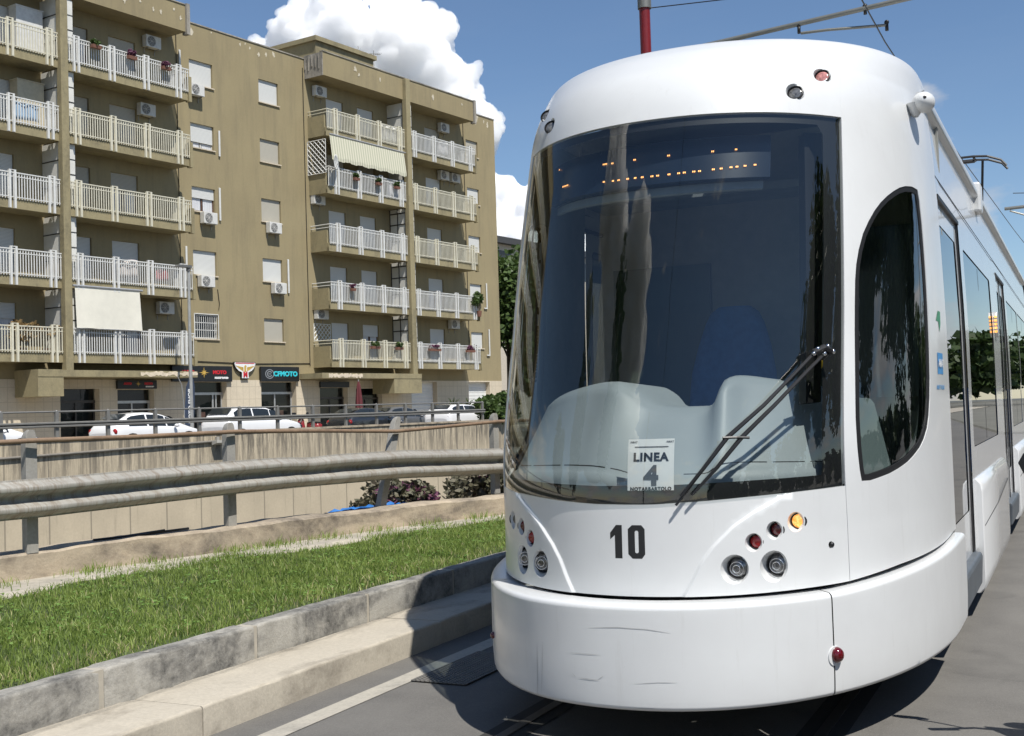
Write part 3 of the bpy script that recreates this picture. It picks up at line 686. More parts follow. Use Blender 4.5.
# winged emblem sign
t = wall_item('emblem_sign', 'white and gold winged eagle emblem sign with a red monogram', 'sign', 42.5, -.03, 3.93)
out = [(-.74,.36),(-.70,.42),(.70,.42),(.74,.36),(.70,.24),(.60,.10),(.46,-.02),(.30,-.08),(.22,-.12),(.24,-.42),(-.24,-.42),(-.22,-.12),(-.30,-.08),(-.46,-.02),(-.60,.10),(-.70,.24)]
g = G(); g.prism(out, lambda a,b: (a,-.10,b), lambda a,b: (a,0,b)); obj('backing', g, simple('sign_edge_black', (.02,.02,.02), .4), t)
g = G(); g.prism([(a*.95,b*.93) for a,b in out], lambda a,b: (a,-.112,b), lambda a,b: (a,-.101,b)); obj('face', g, SIGNWHT, t)
g = G()
for sg in (-1,1):
    for i in range(6): g.prism([(sg*.12,-.05+.03*i),(sg*(.30+.06*i),.03+.035*i),(sg*(.36+.06*i),.065+.035*i),(sg*.12,-.02+.035*i)], lambda a,b: (a,-.118,b), lambda a,b: (a,-.112,b))
g.prism([(-.07,-.08),(.07,-.08),(.06,.16),(.10,.22),(0,.27),(-.06,.2)], lambda a,b: (a,-.122,b), lambda a,b: (a,-.112,b)); obj('eagle', g, SIGNGOLD, t)
obj('monogram', xf(text_geo('M', .36, .02, .006), lambda x,y,z: (x, -.124-z, y-.22)), SIGNRED, t)
g = G(); g.box(-.64,.64,-.119,-.112,.335,.375); obj('red_band', g, SIGNRED, t)

# air conditioners
def make_ac(s_, y, z, label):
    t = wall_item('air_conditioner', label, 'air conditioner', s_, y, z, 'air conditioner units on the facade')
    g = G(); g.box(0,.86,-.36,-.06,.06,.62); obj('casing', g, ACW, t, bevel=.02)
    g = G(); n = 20; cx, cz, r = .30,.34,.235
    g.prism([(cx+r*cos(2*pi*i/n), cz+r*sin(2*pi*i/n)) for i in range(n)], lambda a,b: (a,-.372,b), lambda a,b: (a,-.355,b)); f = obj('fan_grille', g, ACG, t)
    g = G()
    for i in range(4):
        rr = .05+.055*i; g.tube([(cx+rr*cos(2*pi*j/16), -.376, cz+rr*sin(2*pi*j/16)) for j in range(17)], .006, 4, False)
    for a in range(4): g.tube([(cx+r*cos(a*pi/4),-.376,cz+r*sin(a*pi/4)),(cx-r*cos(a*pi/4),-.376,cz-r*sin(a*pi/4))], .006, 4)
    obj('fan_guard', g, ACW, f)
    g = G()
    for x in (.12,.72): g = G(); g.prism([(-.34,.055),(0,.055),(0,-.2),(-.03,-.2),(-.03,.02),(-.34,.02)], lambda a,b: (x,a,b), lambda a,b: (x+.03,a,b)); obj('bracket', g, STEEL, t)
    return t
acs = [(39.2,0,17.15,'under the top window next to the left balconies'),(39.85,0,10.98,'under the third-floor window with brown frame next to the left balconies'),(39.6,0,7.88,'under the window above the barred window next to the left balconies'),
 (44.25,0,10.98,'under the third window down in the middle column'),(44.5,0,7.86,'under the fourth window down in the middle column'),
 (36.6,0,18.86,'on the wall above the top balcony of the left block'),(36.2,0,15.6,'on the wall of the second highest balcony of the left block'),(37.05,0,6.45,'on the wall of the lowest balcony of the left block'),
 (47.95,0,18.85,'at the left end of the top balcony of the right block'),(59.15,0,18.85,'at the right end of the top balcony of the right block'),
 (59.0,0,15.85,'left one of the pair on the second highest right balcony'),(60.15,0,15.85,'right one of the pair on the second highest right balcony'),
 (47.62,0,12.9,'under the awning balcony at the left end of the right block'),(47.65,0,6.68,'at the left end of the lowest balcony of the right block'),(59.65,0,6.62,'at the right end of the lowest balcony of the right block')]
ac0 = None
for (s_, y, z, w) in acs:
    if ac0 is None: ac0 = make_ac(s_, y, z, 'white air conditioner unit '+w)
    else: dup(ac0, BL(s_, y, z), None, 'white air conditioner unit '+w)
# white condensate pipes
pipes = [(38.8,18.2,19.3,'white pipe beside the top balcony of the left block'),(41.2,14.6,15.8,'white pipe right of the second window down in the left column'),(41.15,11.4,12.95,'white pipe right of the third window down in the left column'),(38.95,8.6,9.85,'white pipe behind the street lamp'),(45.8,8.1,9.8,'white pipe right of the fourth window down in the middle column'),(63.95,8.2,9.8,'white pipe right of the fourth window down at the far end'),(64.1,5.15,6.8,'white pipe right of the lowest window at the far end')]
for (s_, z0, z1, lb) in pipes:
    t = wall_item('wall_pipe', lb, 'pipe', s_, -.03, z0, 'white pipes on the facade'); g = G(); g.box(-.05,.05,-.06,.0,0,z1-z0); g.box(-.05 if s_ < 60 else -.3,.05,-.06,0,-.08,0); obj('duct', g, RAILW, t, bevel=.012)
# awnings
t = wall_item('awning', 'white roller awning hanging over the lowest balcony of the left block', 'awning', 31.7, -1.40, 5.55, 'fabric awnings on the balconies')
g = G(); n = 12; g.loft([[(x, -.02-.05*sin(x*2.2)*(1-v)-.10*(1-v), 1.78*v+.02*sin(x*3)*(1-v)) for x in np.linspace(0,3.35,n)] for v in np.linspace(0,1,8)]); o = obj('cloth', g, CANVAS, t, smooth='all')
g = G(); g.tube([(-.1,-.02,1.8),(3.5,-.02,1.8)], .05, 8); obj('roller', g, ALU, t); g = G(); g.tube([(-.02,-.13,0),(3.37,-.13,0)], .02, 6); obj('bottom_bar', g, ALU, t)
t = wall_item('awning', 'striped cream awning tilted out over the second highest balcony of the right block', 'awning', 47.75, -1.42, 15.36, 'fabric awnings on the balconies')
g = G(); n = 60
g.loft([[(x, -.16*(1-v)**1.0, 1.22*v+.03*sin(x*6)*(1-v)) for x in np.linspace(0,6.3,n)] for v in (0,.3,.6,1)]); g.loft([[(x, -.16, zz+.03*sin(x*6)*(1 if zz == 0 else 1)-(0.0 if zz == 0 else .04*abs(sin(x*9)))) for x in np.linspace(0,6.3,n)] for zz in (0,-.16)])
obj('cloth', g, STRIPES, t, smooth='all'); g = G(); g.tube([(0,0,1.23),(6.45,0,1.23)], .05, 6); obj('roller', g, ALU, t)
# lattices
def lattice(s0, wy, z0, z1, along, label):
    t = wall_item('lattice_screen', label, 'lattice screen', s0, 0, z0); g = G(); L = wy; H = z1-z0; n = int((L+H)/.26)
    def seg(a, b):
        p, q = (Vector((a[0],0,a[1])), Vector((b[0],0,b[1])))
        if not along: p, q = Vector((0,-a[0],a[1])), Vector((0,-b[0],b[1]))
        g.tube([p, q], .022, 4)
    for i in range(n+1):
        c = i*(L+H)/n
        x0, zz0 = (c, 0) if c <= L else (L, c-L); x1, zz1 = (0, c) if c <= H else (c-H, H); seg((x0,zz0),(x1,zz1)); seg((L-x0,zz0),(L-x1,zz1))
    for e in (((0,0),(L,0)),((0,H),(L,H)),((0,0),(0,H)),((L,0),(L,H))): seg(*e)
    obj('slats', g, RAILW, t)
lattice(47.55, 1.3, 14.5, 16.3, False, 'white diagonal lattice closing the left end of the awning balcony')
lattice(47.7, 1.3, 5.6, 6.5, True, 'low leaning white lattice at the left end of the lowest right balcony')
for s_, z_, L_, H_, cl_, lb_ in ((52.9,17.0,1.5,.95,(.60,.60,.60),'white bed sheet airing on the top balcony rail left of the right pillar'),(58.0,17.1,1.1,.8,(.62,.60,.58),'pale cloth hanging on the top balcony rail right of the right pillar'),(29.6,14.0,1.2,.7,(.30,.42,.55),'pale blue cloth drying behind the second highest railing at the far left'),(53.2,13.9,1.0,.9,(.58,.58,.60),'white cloth hanging under the striped awning next to the pillar'),(34.6,7.9,1.0,.8,(.55,.50,.46),'light cloth on the second lowest left-block railing'),(36.4,7.9,.7,.5,(.40,.12,.12),'small red cloth on the second lowest left-block railing')):
    t = wall_item('hanging_cloth', lb_, 'laundry', s_, -1.27, z_, 'laundry on the balcony rails'); g = G()
    g.loft([[(x, .03*sin(x*11+zz*3)-.02, zz*H_+.02*sin(x*5)) for x in np.linspace(-L_/2, L_/2, 22)] for zz in (0,.25,.5,.75,1)]); o_ = obj('cloth', g, simple('cloth_%d' % int(s_*10), cl_, .9), t, smooth='all'); o_.modifiers.new('s','SOLIDIFY').thickness = .01
# satellite dish, aerial
t = wall_item('satellite_dish', 'white satellite dish at the left end of the balcony under the striped awning', 'satellite dish', 47.75, -1.75, 15.0)
g = G(); rows = []
for i in range(6):
    r = .42*i/5; rows.append([(r*cos(a)*.95, .30*(r/.42)**2*-.25, r*sin(a)) for a in np.linspace(0,2*pi,20,endpoint=False)])
g.loft(rows, True); xf(g, lambda x,y,z: (x*.9-y*.4, y*.9+x*.4-.0, z)); o = obj('dish', g, ACW, t, smooth='all'); o.modifiers.new('s','SOLIDIFY').thickness = .015
g = G(); g.tube([(0,0,-.3),(0,.25,-.35),(0,.4,-.2)], .02, 6); g.tube([(0,0,-.4),(-.15,-.35,-.12)], .012, 5); obj('arm', g, STEEL, t)
t = wall_item('tv_aerial', 'thin television aerial on the flat roof in front of the cloud', 'aerial', 53.3, 0, 20.9)
g = G(); g.tube([(0,0,0),(0,0,1.75)], .022, 6); g.tube([(-.5,0,1.45),(.6,0,1.65)], .014, 5)
for i in range(6): x = -.45+i*.19; g.tube([(x,-.2,1.46+.036*i),(x,.2,1.46+.036*i)], .01, 4)
g.tube([(-.9,0,1.0),(.2,.3,1.1)], .012, 4); obj('mast', g, STEEL, t)
t = wall_item('tv_aerial', 'short bare aerial rod on the roof left of the larger aerial', 'aerial', 51.7, -.2, 21.9); g = G(); g.tube([(0,0,0),(0,0,.6)], .015, 5); obj('mast', g, STEEL, t)

# plants: cluster of leaf faces
def leaf_cloud(c, rad, n, size, seed=0, zs=1., lobes=9, elong=1.8):
    r = random.Random(seed); g = G(); cs = []
    for _ in range(lobes):
        a, b = r.uniform(0,2*pi), r.uniform(-.6,1); q = r.uniform(.25,.72)
        cs.append((c[0]+rad[0]*q*cos(a)*math.sqrt(max(0,1-b*b*.5)), c[1]+rad[1]*q*sin(a)*math.sqrt(max(0,1-b*b*.5)), c[2]+rad[2]*q*b, r.uniform(.30,.52)))
    for i in range(n):
        k = cs[r.randrange(len(cs))]; v = Vector((r.gauss(0,1),r.gauss(0,1),r.gauss(0,1))).normalized()*(r.random()**.35)
        p = Vector((k[0]+v.x*rad[0]*k[3], k[1]+v.y*rad[1]*k[3], k[2]+v.z*rad[2]*k[3]*zs)); s_ = size*r.uniform(.6,1.3)
        u = Vector((r.gauss(0,1),r.gauss(0,1),r.gauss(0,.6))).normalized(); w = u.cross(Vector((r.gauss(0,1),r.gauss(0,1),r.gauss(0,1)))).normalized()*s_*.5; u = u*s_*.5*elong
        g.add([p-u, p+w, p+u, p-w], [(0,1,2,3)])
    return g
def flower_box(s_, z, L, label, fl=LEAF, seed=1, y=-1.55, rad=.2):
    L *= .75; t = wall_item('flower_box', label, 'flower box', s_, y, z, 'flower boxes on the balcony railings')
    g = G(); g.prism([(-.08,.04),(.08,.04),(.10,.18),(-.10,.18)], lambda a,b: (-L/2,a,b), lambda a,b: (L/2,a,b)); obj('box', g, TERRA, t)
    obj('plants', leaf_cloud((0,0,.3), (L*.55,.2,rad), 260, .08, seed), fl, t, fixn=False)
flower_box(32.9, 17.65, .6, 'terracotta flower box at the left of the top balcony railing in the left block', LEAF, 1)
flower_box(34.8, 17.6, .6, 'terracotta flower box in the middle of the top balcony railing in the left block', MAGENTA, 2)
flower_box(36.7, 17.55, .6, 'terracotta flower box at the right of the top balcony railing in the left block', MAGENTA, 3, rad=.12)
flower_box(50.9, 5.1, .9, 'green flower box on the lowest right-block railing, left of the pillar', LEAF, 4)
flower_box(53.0, 5.1, .7, 'green flower box on the lowest right-block railing, nearest the pillar', LEAF, 5)
flower_box(56.3, 5.1, 1.4, 'long red flower box on the lowest railing just right of the pillar', MAGENTA, 6, rad=.14)
flower_box(59.9, 5.1, 1.1, 'red flower box at the far end of the lowest railing', MAGENTA, 7)
flower_box(49.7, 14.3, .5, 'small planter on the railing under the left part of the striped awning', LEAF, 8)
flower_box(51.6, 14.3, .5, 'small planter on the railing under the middle of the striped awning', LEAF, 9)
flower_box(53.2, 14.3, .5, 'small planter on the railing under the right part of the striped awning', LEAF, 10)
flower_box(49.2, 8.2, .4, 'small flowerpot on the second lowest right-block railing, left', MAGENTA, 11, rad=.12)
def potted(s_, z, w, h, label, mat, seed, y=-.9):
    t = wall_item('potted_plant', label, 'potted plant', s_, y, z)
    g = G(); g.tube([(0,0,0),(0,0,.35)], [.13,.18], 12); obj('pot', g, TERRA, t)
    g = G()
    for i in range(5): a = i*1.3; g.tube([(0,0,.3),(.2*w*cos(a),.2*w*sin(a),.3+h*.5)], .012, 5)
    obj('stem', g, BARK, t); obj('foliage', leaf_cloud((0,0,.35+h*.6), (w,w*.6,h*.55), 700, .11, seed), mat, t, fixn=False)
potted(61.0, 7.4, .7, 1.2, 'leafy potted plant leaning out at the right end of the second lowest balcony', LEAF, 21, -1.5)
potted(29.5, 4.35, .75, 1.0, 'round brownish potted bush on the lowest left balcony, further from the pillar', simple('dry_foliage', (.20,.13,.05), .9, 0, .4, 9), 22, -1.0)
potted(30.6, 4.35, .75, .9, 'round brownish potted bush on the lowest left balcony, nearest the pillar', MAT['dry_foliage'], 23, -1.0)
# palms by the garages
for i, (s_, lb) in enumerate(((59.1,'spiky potted palm in front of the stone wall between the garages, left'),(60.7,'spiky potted palm between the garages, right'))):
    t = wall_item('palm_plant', lb, 'palm', s_, -.7, .5); g = G(); g.tube([(0,0,0),(0,0,1.3)], [.1,.05], 8); obj('trunk', g, BARK, t)
    g = G(); r = random.Random(i)
    for k in range(34):
        a = r.uniform(0,2*pi); e = r.uniform(-.2,1.3); L = r.uniform(.6,1.0); ps = [(0,0,1.25)]
        for q in (.4,.75,1.): ps.append((cos(a)*cos(e)*L*q, sin(a)*cos(e)*L*q, 1.25+sin(e)*L*q-.25*q*q))
        g.tube(ps, [.02,.03,.02,.004], 3)
    obj('fronds', g, LEAF, t)
# closed parasol
t = wall_item('closed_parasol', 'closed dark red parasol standing by the right shop doorway', 'parasol', 48.9, -2.0, .52)
g = G(); g.tube([(0,0,0),(0,0,2.9)], .03, 8); obj('pole', g, ALU, t)
g = G(); g.loft([[(r*cos(a)*(1+.25*cos(6*a)), r*sin(a)*(1+.25*cos(6*a)), z) for a in np.linspace(0,2*pi,36,endpoint=False)] for r,z in ((.02,2.85),(.09,2.5),(.15,1.8),(.17,1.2),(.10,1.1))], True); obj('canopy', g, simple('dark_red_fabric', (.12,.025,.03), .9), t)
t = thing('feather_flag', 'dark blue feather banner with white lettering in front of the shops', 'banner', BL(35.9,-3.2,.5), RZB)
g = G(); g.tube([(0,0,0),(0,0,1.5),(-.12,0,2.6),(-.35,0,3.0)], .018, 6); obj('pole', g, ALU, t)
g = G(); g.prism([(0.02,.5),(-.02,1.5),(-.12,2.5),(-.38,2.98),(-.55,2.85),(-.62,2.5),(-.58,1.6),(-.50,.55)], lambda a,b: (-a,-.005,b), lambda a,b: (-a,.005,b))
obj('cloth', g, simple('navy_flag', (.035,.05,.085), .7), t)
obj('lettering', xf(text_geo('MOTO SHOP', .26, .008, .003), lambda x,y,z: (.33-y*1.0, -.012-z, 1.65+x)), SIGNWHT, t)
# street lamp
t = thing('street_lamp', 'slim grey street lamp with a flat head in front of the left balconies', 'street lamp', BL(36.3,-3.2,.5), RZB)
g = G(); g.tube([(0,0,0),(0,0,1.2),(0,0,7.75)], [.115,.09,.06], 12); obj('pole', g, simple('lamp_pole_grey', (.36,.36,.34), .5, .3), t, smooth=True)
g = G(); g.tube([(0,0,7.65),(0,0,7.85)], .10, 10); g.prism([(-.75,0),(.1,0),(.1,.12),(-.6,.10)], lambda a,b: (a,-.12,7.80+b), lambda a,b: (a,.12,7.80+b)); obj('head', g, simple('lamp_head_dark', (.12,.12,.115), .5), t)

# ------------------------------------------------------------------ parked vehicles
def car(label, loc, rz, L, H, paint, suv=False, group='cars parked in front of the shops', W=.9, flip=False):
    t = thing('parked_car', label, 'car', loc, rz, group)
    # stations along x : (x, z_bottom, z_belt, z_top, half width at belt, half width at roof)
    hb = H
    if suv: st = [(0,.45,.75,.80,.70,.60),(.05,.28,1.0,1.04,.84,.72),(.25,.24,1.06,1.30,.88,.70),(.60,.24,1.05,hb-.04,.90,.66),(1.2,.24,1.04,hb,.91,.66),(2.1,.24,1.02,hb-.02,.91,.66),(2.75,.24,1.0,hb-.12,.91,.66),(3.35,.24,1.0,1.08,.90,.72),(L-.35,.24,.93,.98,.86,.70),(L-.08,.30,.78,.82,.76,.62),(L,.42,.62,.66,.62,.55)]
    else: st = [(0,.45,.70,.74,.68,.60),(.06,.28,.92,.96,.80,.68),(.35,.22,.97,1.22,.85,.64),(.85,.20,.95,hb-.06,.87,.60),(1.4,.20,.94,hb,.88,.60),(2.1,.20,.92,hb-.03,.88,.60),(2.7,.20,.91,hb-.20,.88,.62),(3.3,.20,.90,.98,.87,.70),(L-.35,.22,.82,.86,.83,.66),(L-.08,.28,.68,.72,.74,.6),(L,.40,.55,.58,.6,.5)]
    def sec(s_):
        x,zb,zl,zt,wb,wr = s_
        half = [(0,zb),(wb*.88,zb),(wb*.98,zb+.12),(wb,(zb+zl)/2),(wb*.985,zl-.03),(wb*.96,zl),(wr+.02,zt-.03),(wr*.9,zt),(wr*.5,zt+.015),(0,zt+.02)]
        return [(x,-a,b) for a,b in half]+[(x,a,b) for a,b in half[::-1][1:-1]]
    g = G(); rows = [sec(a) for a in st]; g.loft(rows, True); g.add(rows[0],[tuple(range(len(rows[0])))]); g.add(rows[-1],[tuple(range(len(rows[0])))])
    body = obj('body', g, paint, t, smooth=True); b = body.modifiers.new('s','SUBSURF'); b.levels = b.render_levels = 1
    def at(x, f):    # point on side glass: fraction f between belt and roof
        xs = [q[0] for q in st]; v = [float(np.interp(x, xs, [q[i] for q in st])) for i in range(6)]
        return ((v[4]*.96)*(1-f)+(v[5]+.02)*f, v[2]*(1-f)+(v[3]-.03)*f)
    x0, x1, x2, x3 = (.45,1.45,2.4,3.05) if suv else (.65,1.5,2.35,3.0)
    for sg in (-1,1):
        for xa, xb in ((x0,x1-.04),(x1+.04,x2),(x2+.06,x3)):
            g = G(); rows = []
            for x in np.linspace(xa, xb, 5):
                r_ = [];
                for f in (.08,.5,.90):
                    ww, z = at(x, f); r_.append((x, sg*(ww+.006), z))
                rows.append(r_)
            g.loft(rows); obj('window', g, CARGLASSD, t)
    for (i, j, nm) in ((2 if suv else 2, 3, 'rear_window'), (6, 7, 'windscreen')):
        a, b_ = st[i], st[j]; g = G()
        def cpt(f, yf):
            x = a[0]*(1-f)+b_[0]*f; z = a[3]*(1-f)+b_[3]*f; w = a[5]*(1-f)+b_[5]*f; sgn = -1 if nm == 'rear_window' else 1
            return (x+sgn*.03, yf*w*.86, z+.035)
        g.loft([[cpt(f, yf) for yf in (-1,-.5,0,.5,1)] for f in ((.0,.5,.92) if nm == 'windscreen' else (.05,.5,.92))]); obj(nm, g, CARGLASSD, t)
    for wx_ in (.75, L-.85):
        for sg in (-1,1):
            g = G(); g.tube([(wx_,sg*.60,.33),(wx_,sg*.905,.33)], .40, 20); obj('wheel_arch', g, GAPBLACK, t)
            g = G(); g.tube([(wx_,sg*.68,.33),(wx_,sg*.925,.33)], .325, 24); w = obj('wheel', g, TYRE, t, smooth=True)
            g = G(); g.tube([(wx_,sg*.70,.33),(wx_,sg*.932,.33)], .20, 14)
            for k in range(5): a = k*2*pi/5; g.box(wx_-.02,wx_+.02,sg*.93,sg*.94,.33,.34)
            obj('rim', g, RIM, w, smooth=True)
    for sg in (-1,1):
        g = G(); g.ball((.10,sg*.70,.86 if suv else .80), .07,.12,.12,10,6); obj('tail_light', g, REDBRIGHT, t, smooth='all')
        g = G(); g.ball((L-.16,sg*.66,.76 if suv else .66), .12,.12,.08,10,6); obj('headlight', g, CLEARLENS, t, smooth='all')
        g = G(); g.ball((2.72,sg*.98,1.02 if suv else .96), .08,.10,.07,8,6); obj('wing_mirror', g, paint, t, smooth='all')
    g = G(); g.box(-.02,.03,-.26,.26,.50,.62); obj('number_plate', g, SIGNWHT, t)
    return t
CARGLASSD = simple('car_window_dark', (.02,.025,.028), .06)
car('white hatchback parked below the left entrance canopy', BL(28.3,-7.4,.40), RZB, 4.25, 1.50, CARW)
car('white estate car with roof rails parked below the black shop signs', BL(34.1,-7.0,.40), RZB, 4.45, 1.64, CARW, True)
car('dark saloon parked below the right entrance canopy', BL(43.2,-5.6,.40), RZB, 4.4, 1.48, CARD)
car('white car parked in front of the garage shutters', BL(49.1,-7.0,.40), RZB, 4.3, 1.52, CARW, True)
car('white car at the left edge, only its bonnet showing', BL(21.3,-7.0,.40), RZB, 4.3, 1.52, CARW)
car('grey car parked in shade beyond the dark saloon', BL(47.9,-3.9,.40), RZB, 4.2, 1.5, simple('car_grey_paint', (.16,.165,.17), .3, .4))

def scooter(label, loc, rz, paint, group=None, mirrors=True):
    t = thing('scooter', label, 'scooter', loc, rz, group)   # faces +x
    for x in (-.62,.68):
        g = G(); n = 24; rows = [[(x+(.21+.055*cos(q))*cos(2*pi*i/n), .055*sin(q), .265+(.21+.055*cos(q))*sin(2*pi*i/n)) for q in np.linspace(0,2*pi,10,endpoint=False)] for i in range(n)]; rows.append(rows[0]); g.loft(rows, True)
        w = obj('wheel', g, TYRE, t, smooth='all'); g = G(); g.tube([(x,-.04,.265),(x,.04,.265)], .16, 16); obj('rim', g, RIM, w)
    g = G(); g.loft([[(-.95,y*.35,.78),(-.7,y,.84),(-.2,y*.95,.82),(-.05,y*.5,.62)] for y in (-.17,-.08,.08,.17)]); g.loft([[(-.9,y,.45),(-.95,y*.9,.75),(-.7,y,.83),(-.2,y,.80),(-.1,y,.30),(-.5,y,.32)] for y in (-.16,.16)], False)
    for y in (-.16,.16): g.add([(-.9,y,.45),(-.95,y*.9,.75),(-.7,y,.83),(-.2,y,.80),(-.1,y,.30),(-.5,y,.32)], [(0,1,2,3,4,5)])
    g.box(-.15,.42,-.17,.17,.24,.32); g.loft([[(.36,y,.28),(.42,y,.60),(.50,y*.9,.95),(.44,y*.55,1.06)] for y in (-.2,-.1,0,.1,.2)]); g.loft([[(.86,y*.4,.52),(.7,y,.58),(.55,y,.52)] for y in (-.08,0,.08)])
    obj('body', g, paint, t, smooth=True).modifiers.new('s','SOLIDIFY').thickness = .012
    g = G(); g.loft([[(-.88,y*.8,.86),(-.5,y,.89),(-.2,y,.86),(-.12,y*.7,.82)] for y in (-.15,0,.15)]); obj('seat', g, BLACK, t).modifiers.new('s','SOLIDIFY').thickness = .05
    g = G(); g.tube([(.68,.09,.27),(.5,.09,.75),(.44,0,1.0)], .022, 8); g.tube([(.68,-.09,.27),(.5,-.09,.75),(.44,0,1.0)], .022, 8); obj('fork', g, STEEL, t)
    g = G(); g.tube([(.34,-.34,1.04),(.42,-.16,1.06),(.42,.16,1.06),(.34,.34,1.04)], .016, 8); g.tube([(.33,-.36,1.04),(.37,-.24,1.05)], .024, 8); g.tube([(.33,.36,1.04),(.37,.24,1.05)], .024, 8); obj('handlebar', g, BLACK, t)
    g = G(); g.ball((.56,0,.96), .06,.09,.08,12,8); obj('headlight', g, CLEARLENS, t, smooth='all')
    for sg in (-1,1):
        g = G(); g.tube([(.40,sg*.20,1.07),(.42,sg*.28,1.20),(.42,sg*.33,1.26)], .009, 6); g.prism([(-.075,-.04),(.06,-.055),(.085,.0),(.06,.045),(-.06,.04)], lambda a,b: (.43,sg*.36+a,1.285+b), lambda a,b: (.46,sg*.36+a,1.285+b)); obj('mirror', g, BLACK, t, bevel=.008)
    return t
scooter('dark scooter parked between the white estate car and the dark saloon', BL(40.0,-5.6,.40), RZB+1.2, simple('scooter_black', (.02,.02,.02), .3), 'scooters parked by the shops')
scooter('grey and red scooter parked just left of the dark saloon', BL(41.3,-5.4,.40), RZB+1.4, simple('scooter_red', (.25,.02,.02), .3), 'scooters parked by the shops')
scooter('black scooter at the right edge, only its mirror reaching into view', (.155,5.42,0), radians(88), MAT['scooter_black'])

# ------------------------------------------------------------------ vegetation
def tree(label, loc, H, R_, n, mat, seed, leaf=.35, group=None):
    t = thing('tree', label, 'tree', loc, 0, group); r = random.Random(seed)
    g = G(); g.tube([(0,0,0),(.1,0,H*.25),(0,.15,H*.5),(.1,0,H*.85)], [.28,.2,.14,.04], 10)
    for i in range(9): a = i*2.4; z = H*(.3+.06*i); g.tube([(0.05,0,z),(R_*.35*cos(a),R_*.35*sin(a),z+H*.1),(R_*.7*cos(a),R_*.7*sin(a),z+H*.17)], [.09,.06,.02], 6)
    obj('trunk', g, BARK, t); obj('crown', leaf_cloud((0,0,H*.60), (R_,R_,H*.42), n, leaf, seed, 1, 22, 1.5), mat, t, fixn=False); return t
tree('dense green tree behind the far end of the apartment block', BL(71.5,3.5,.3), 13.6, 3.6, 20000, LEAF, 31, .30)
tree('lower green tree behind the parapet at the far end', BL(69.5,-.5,.3), 6.5, 2.4, 9000, LEAF, 32, .28)
def bush(label, loc, rad, n, mat, seed, leaf=.1, name='bush', g2=None):
    t = thing(name, label, 'bush', loc); g = G()
    r = random.Random(seed)
    for i in range(9): a = r.uniform(0,6.28); g.tube([(0,0,-.05),(rad[0]*.4*cos(a),rad[1]*.4*sin(a),rad[2]*.5),(rad[0]*.8*cos(a),rad[1]*.8*sin(a),rad[2]*r.uniform(.8,1.4))], [.02,.014,.004], 5)
    obj('stem', g, BARK, t); obj('foliage', leaf_cloud((0,0,rad[2]*.9), rad, n, leaf, seed, 1, 16), mat, t, fixn=False)
    if g2: obj('blossom', leaf_cloud((rad[0]*.12,rad[1]*.2,rad[2]*1.05), (rad[0]*1.0,rad[1]*.9,rad[2]*.85), int(n*.5), leaf*.8, seed+1, 1, 13), g2, t, fixn=False)
    return t
bush('ragged green shrub hanging over the end of the retaining wall', BL(50.2,-10.0,.5), (1.3,1.3,1.1), 4500, LEAF, 41, .16)
bush('second green shrub just behind the end post of the parapet railing', BL(52.5,-8.6,.3), (1.2,1.2,1.2), 3500, LEAF, 42, .16)
g = G(); rows = []
for i in range(16):
    y = 9.5+i*.9; rows.append([(wx(y,.33),y,.30),(wx(y,1.1),y,.22+.05*sin(i)),(wx(y,1.5),y,-.4),(wx(y,1.9),y,-5)])
g.loft(rows); struct('planted_bank', g, SOIL, smooth='all')
MAT_DL = leafmat('dusty_leaf',(.08,.09,.045),(.17,.14,.10),.2)
bush('bougainvillea bush with faded magenta bracts, left half, behind the low wall', (-7.5,12.5,.22), (.45,.7,.30), 3800, MAT_DL, 51, .055, 'bougainvillea', MAGENTA)
bush('bougainvillea bush with brighter magenta bracts nearest the tram', (-7.2,14.4,.22), (.55,1.1,.36), 6000, MAT_DL, 52, .055, 'bougainvillea', MAGENTA)
g = G(); r = random.Random(4); rows = []
for i in range(14):
    y = 11.0+i*.085; rows.append([(wx(y,.37)-.35*k/9, y+.05*sin(k), .50+.045*sin(i*.9+k*1.3)*(1 if 0 < i < 13 else 0)+.03*r.random()-(.1 if k in (0,9) else 0)) for k in range(10)])
g.loft(rows); t = obj('tarpaulin', g, TARP, smooth=True); tag(t, 'crumpled blue tarpaulin lying behind the low wall at the leaning post', 'tarpaulin')
g = G()
for i, (a, b) in enumerate((((-7.27,8.35),(-7.4,7.85)),((-7.22,8.75),(-7.3,8.3)),((-7.33,8.5),(-7.38,8.1)))): g.tube([(wx(a[1],.10),a[1],.58+.008*i),(wx(b[1],.16),b[1],.575)], .012, 5)
t = obj('rubber_scrap', g, BLACK); tag(t, 'strips of black rubber lying on top of the low wall', 'rubber strip')
# building beyond the trees
t = thing('distant_building', 'pale building with a dark flat roof beyond the trees right of the apartment block', 'building', BL(88,18,-1.0), RZB)
g = G(); g.box(0,30,0,14,0,18.0); obj('wall', g, simple('pale_plaster', (.50,.44,.36), .9), t); g = G(); g.box(-.6,30.6,-.6,14.6,18,18.6); obj('roof', g, simple('dark_roof', (.05,.05,.05), .7), t)
g = G()
for i in range(10): g.box(1+i*2.9,3.2+i*2.9,-.05,.02,15.6,17.4)
obj('window', g, WINDARK, t)
g = G()
for i in range(34):
    rr = random.Random(800+i); y = rr.uniform(150,210); c = leaf_cloud((-110+i*5.2,y,4.8+rr.uniform(-1,1)), (5,4,5.8), 900, 1.1, 900+i, 1, 12, 1.4); g.add(c.v, c.f)
tag(obj('distant_trees', g, LEAFD, fixn=False), 'distant row of trees closing the view beyond the tram line', 'trees', kind='stuff')
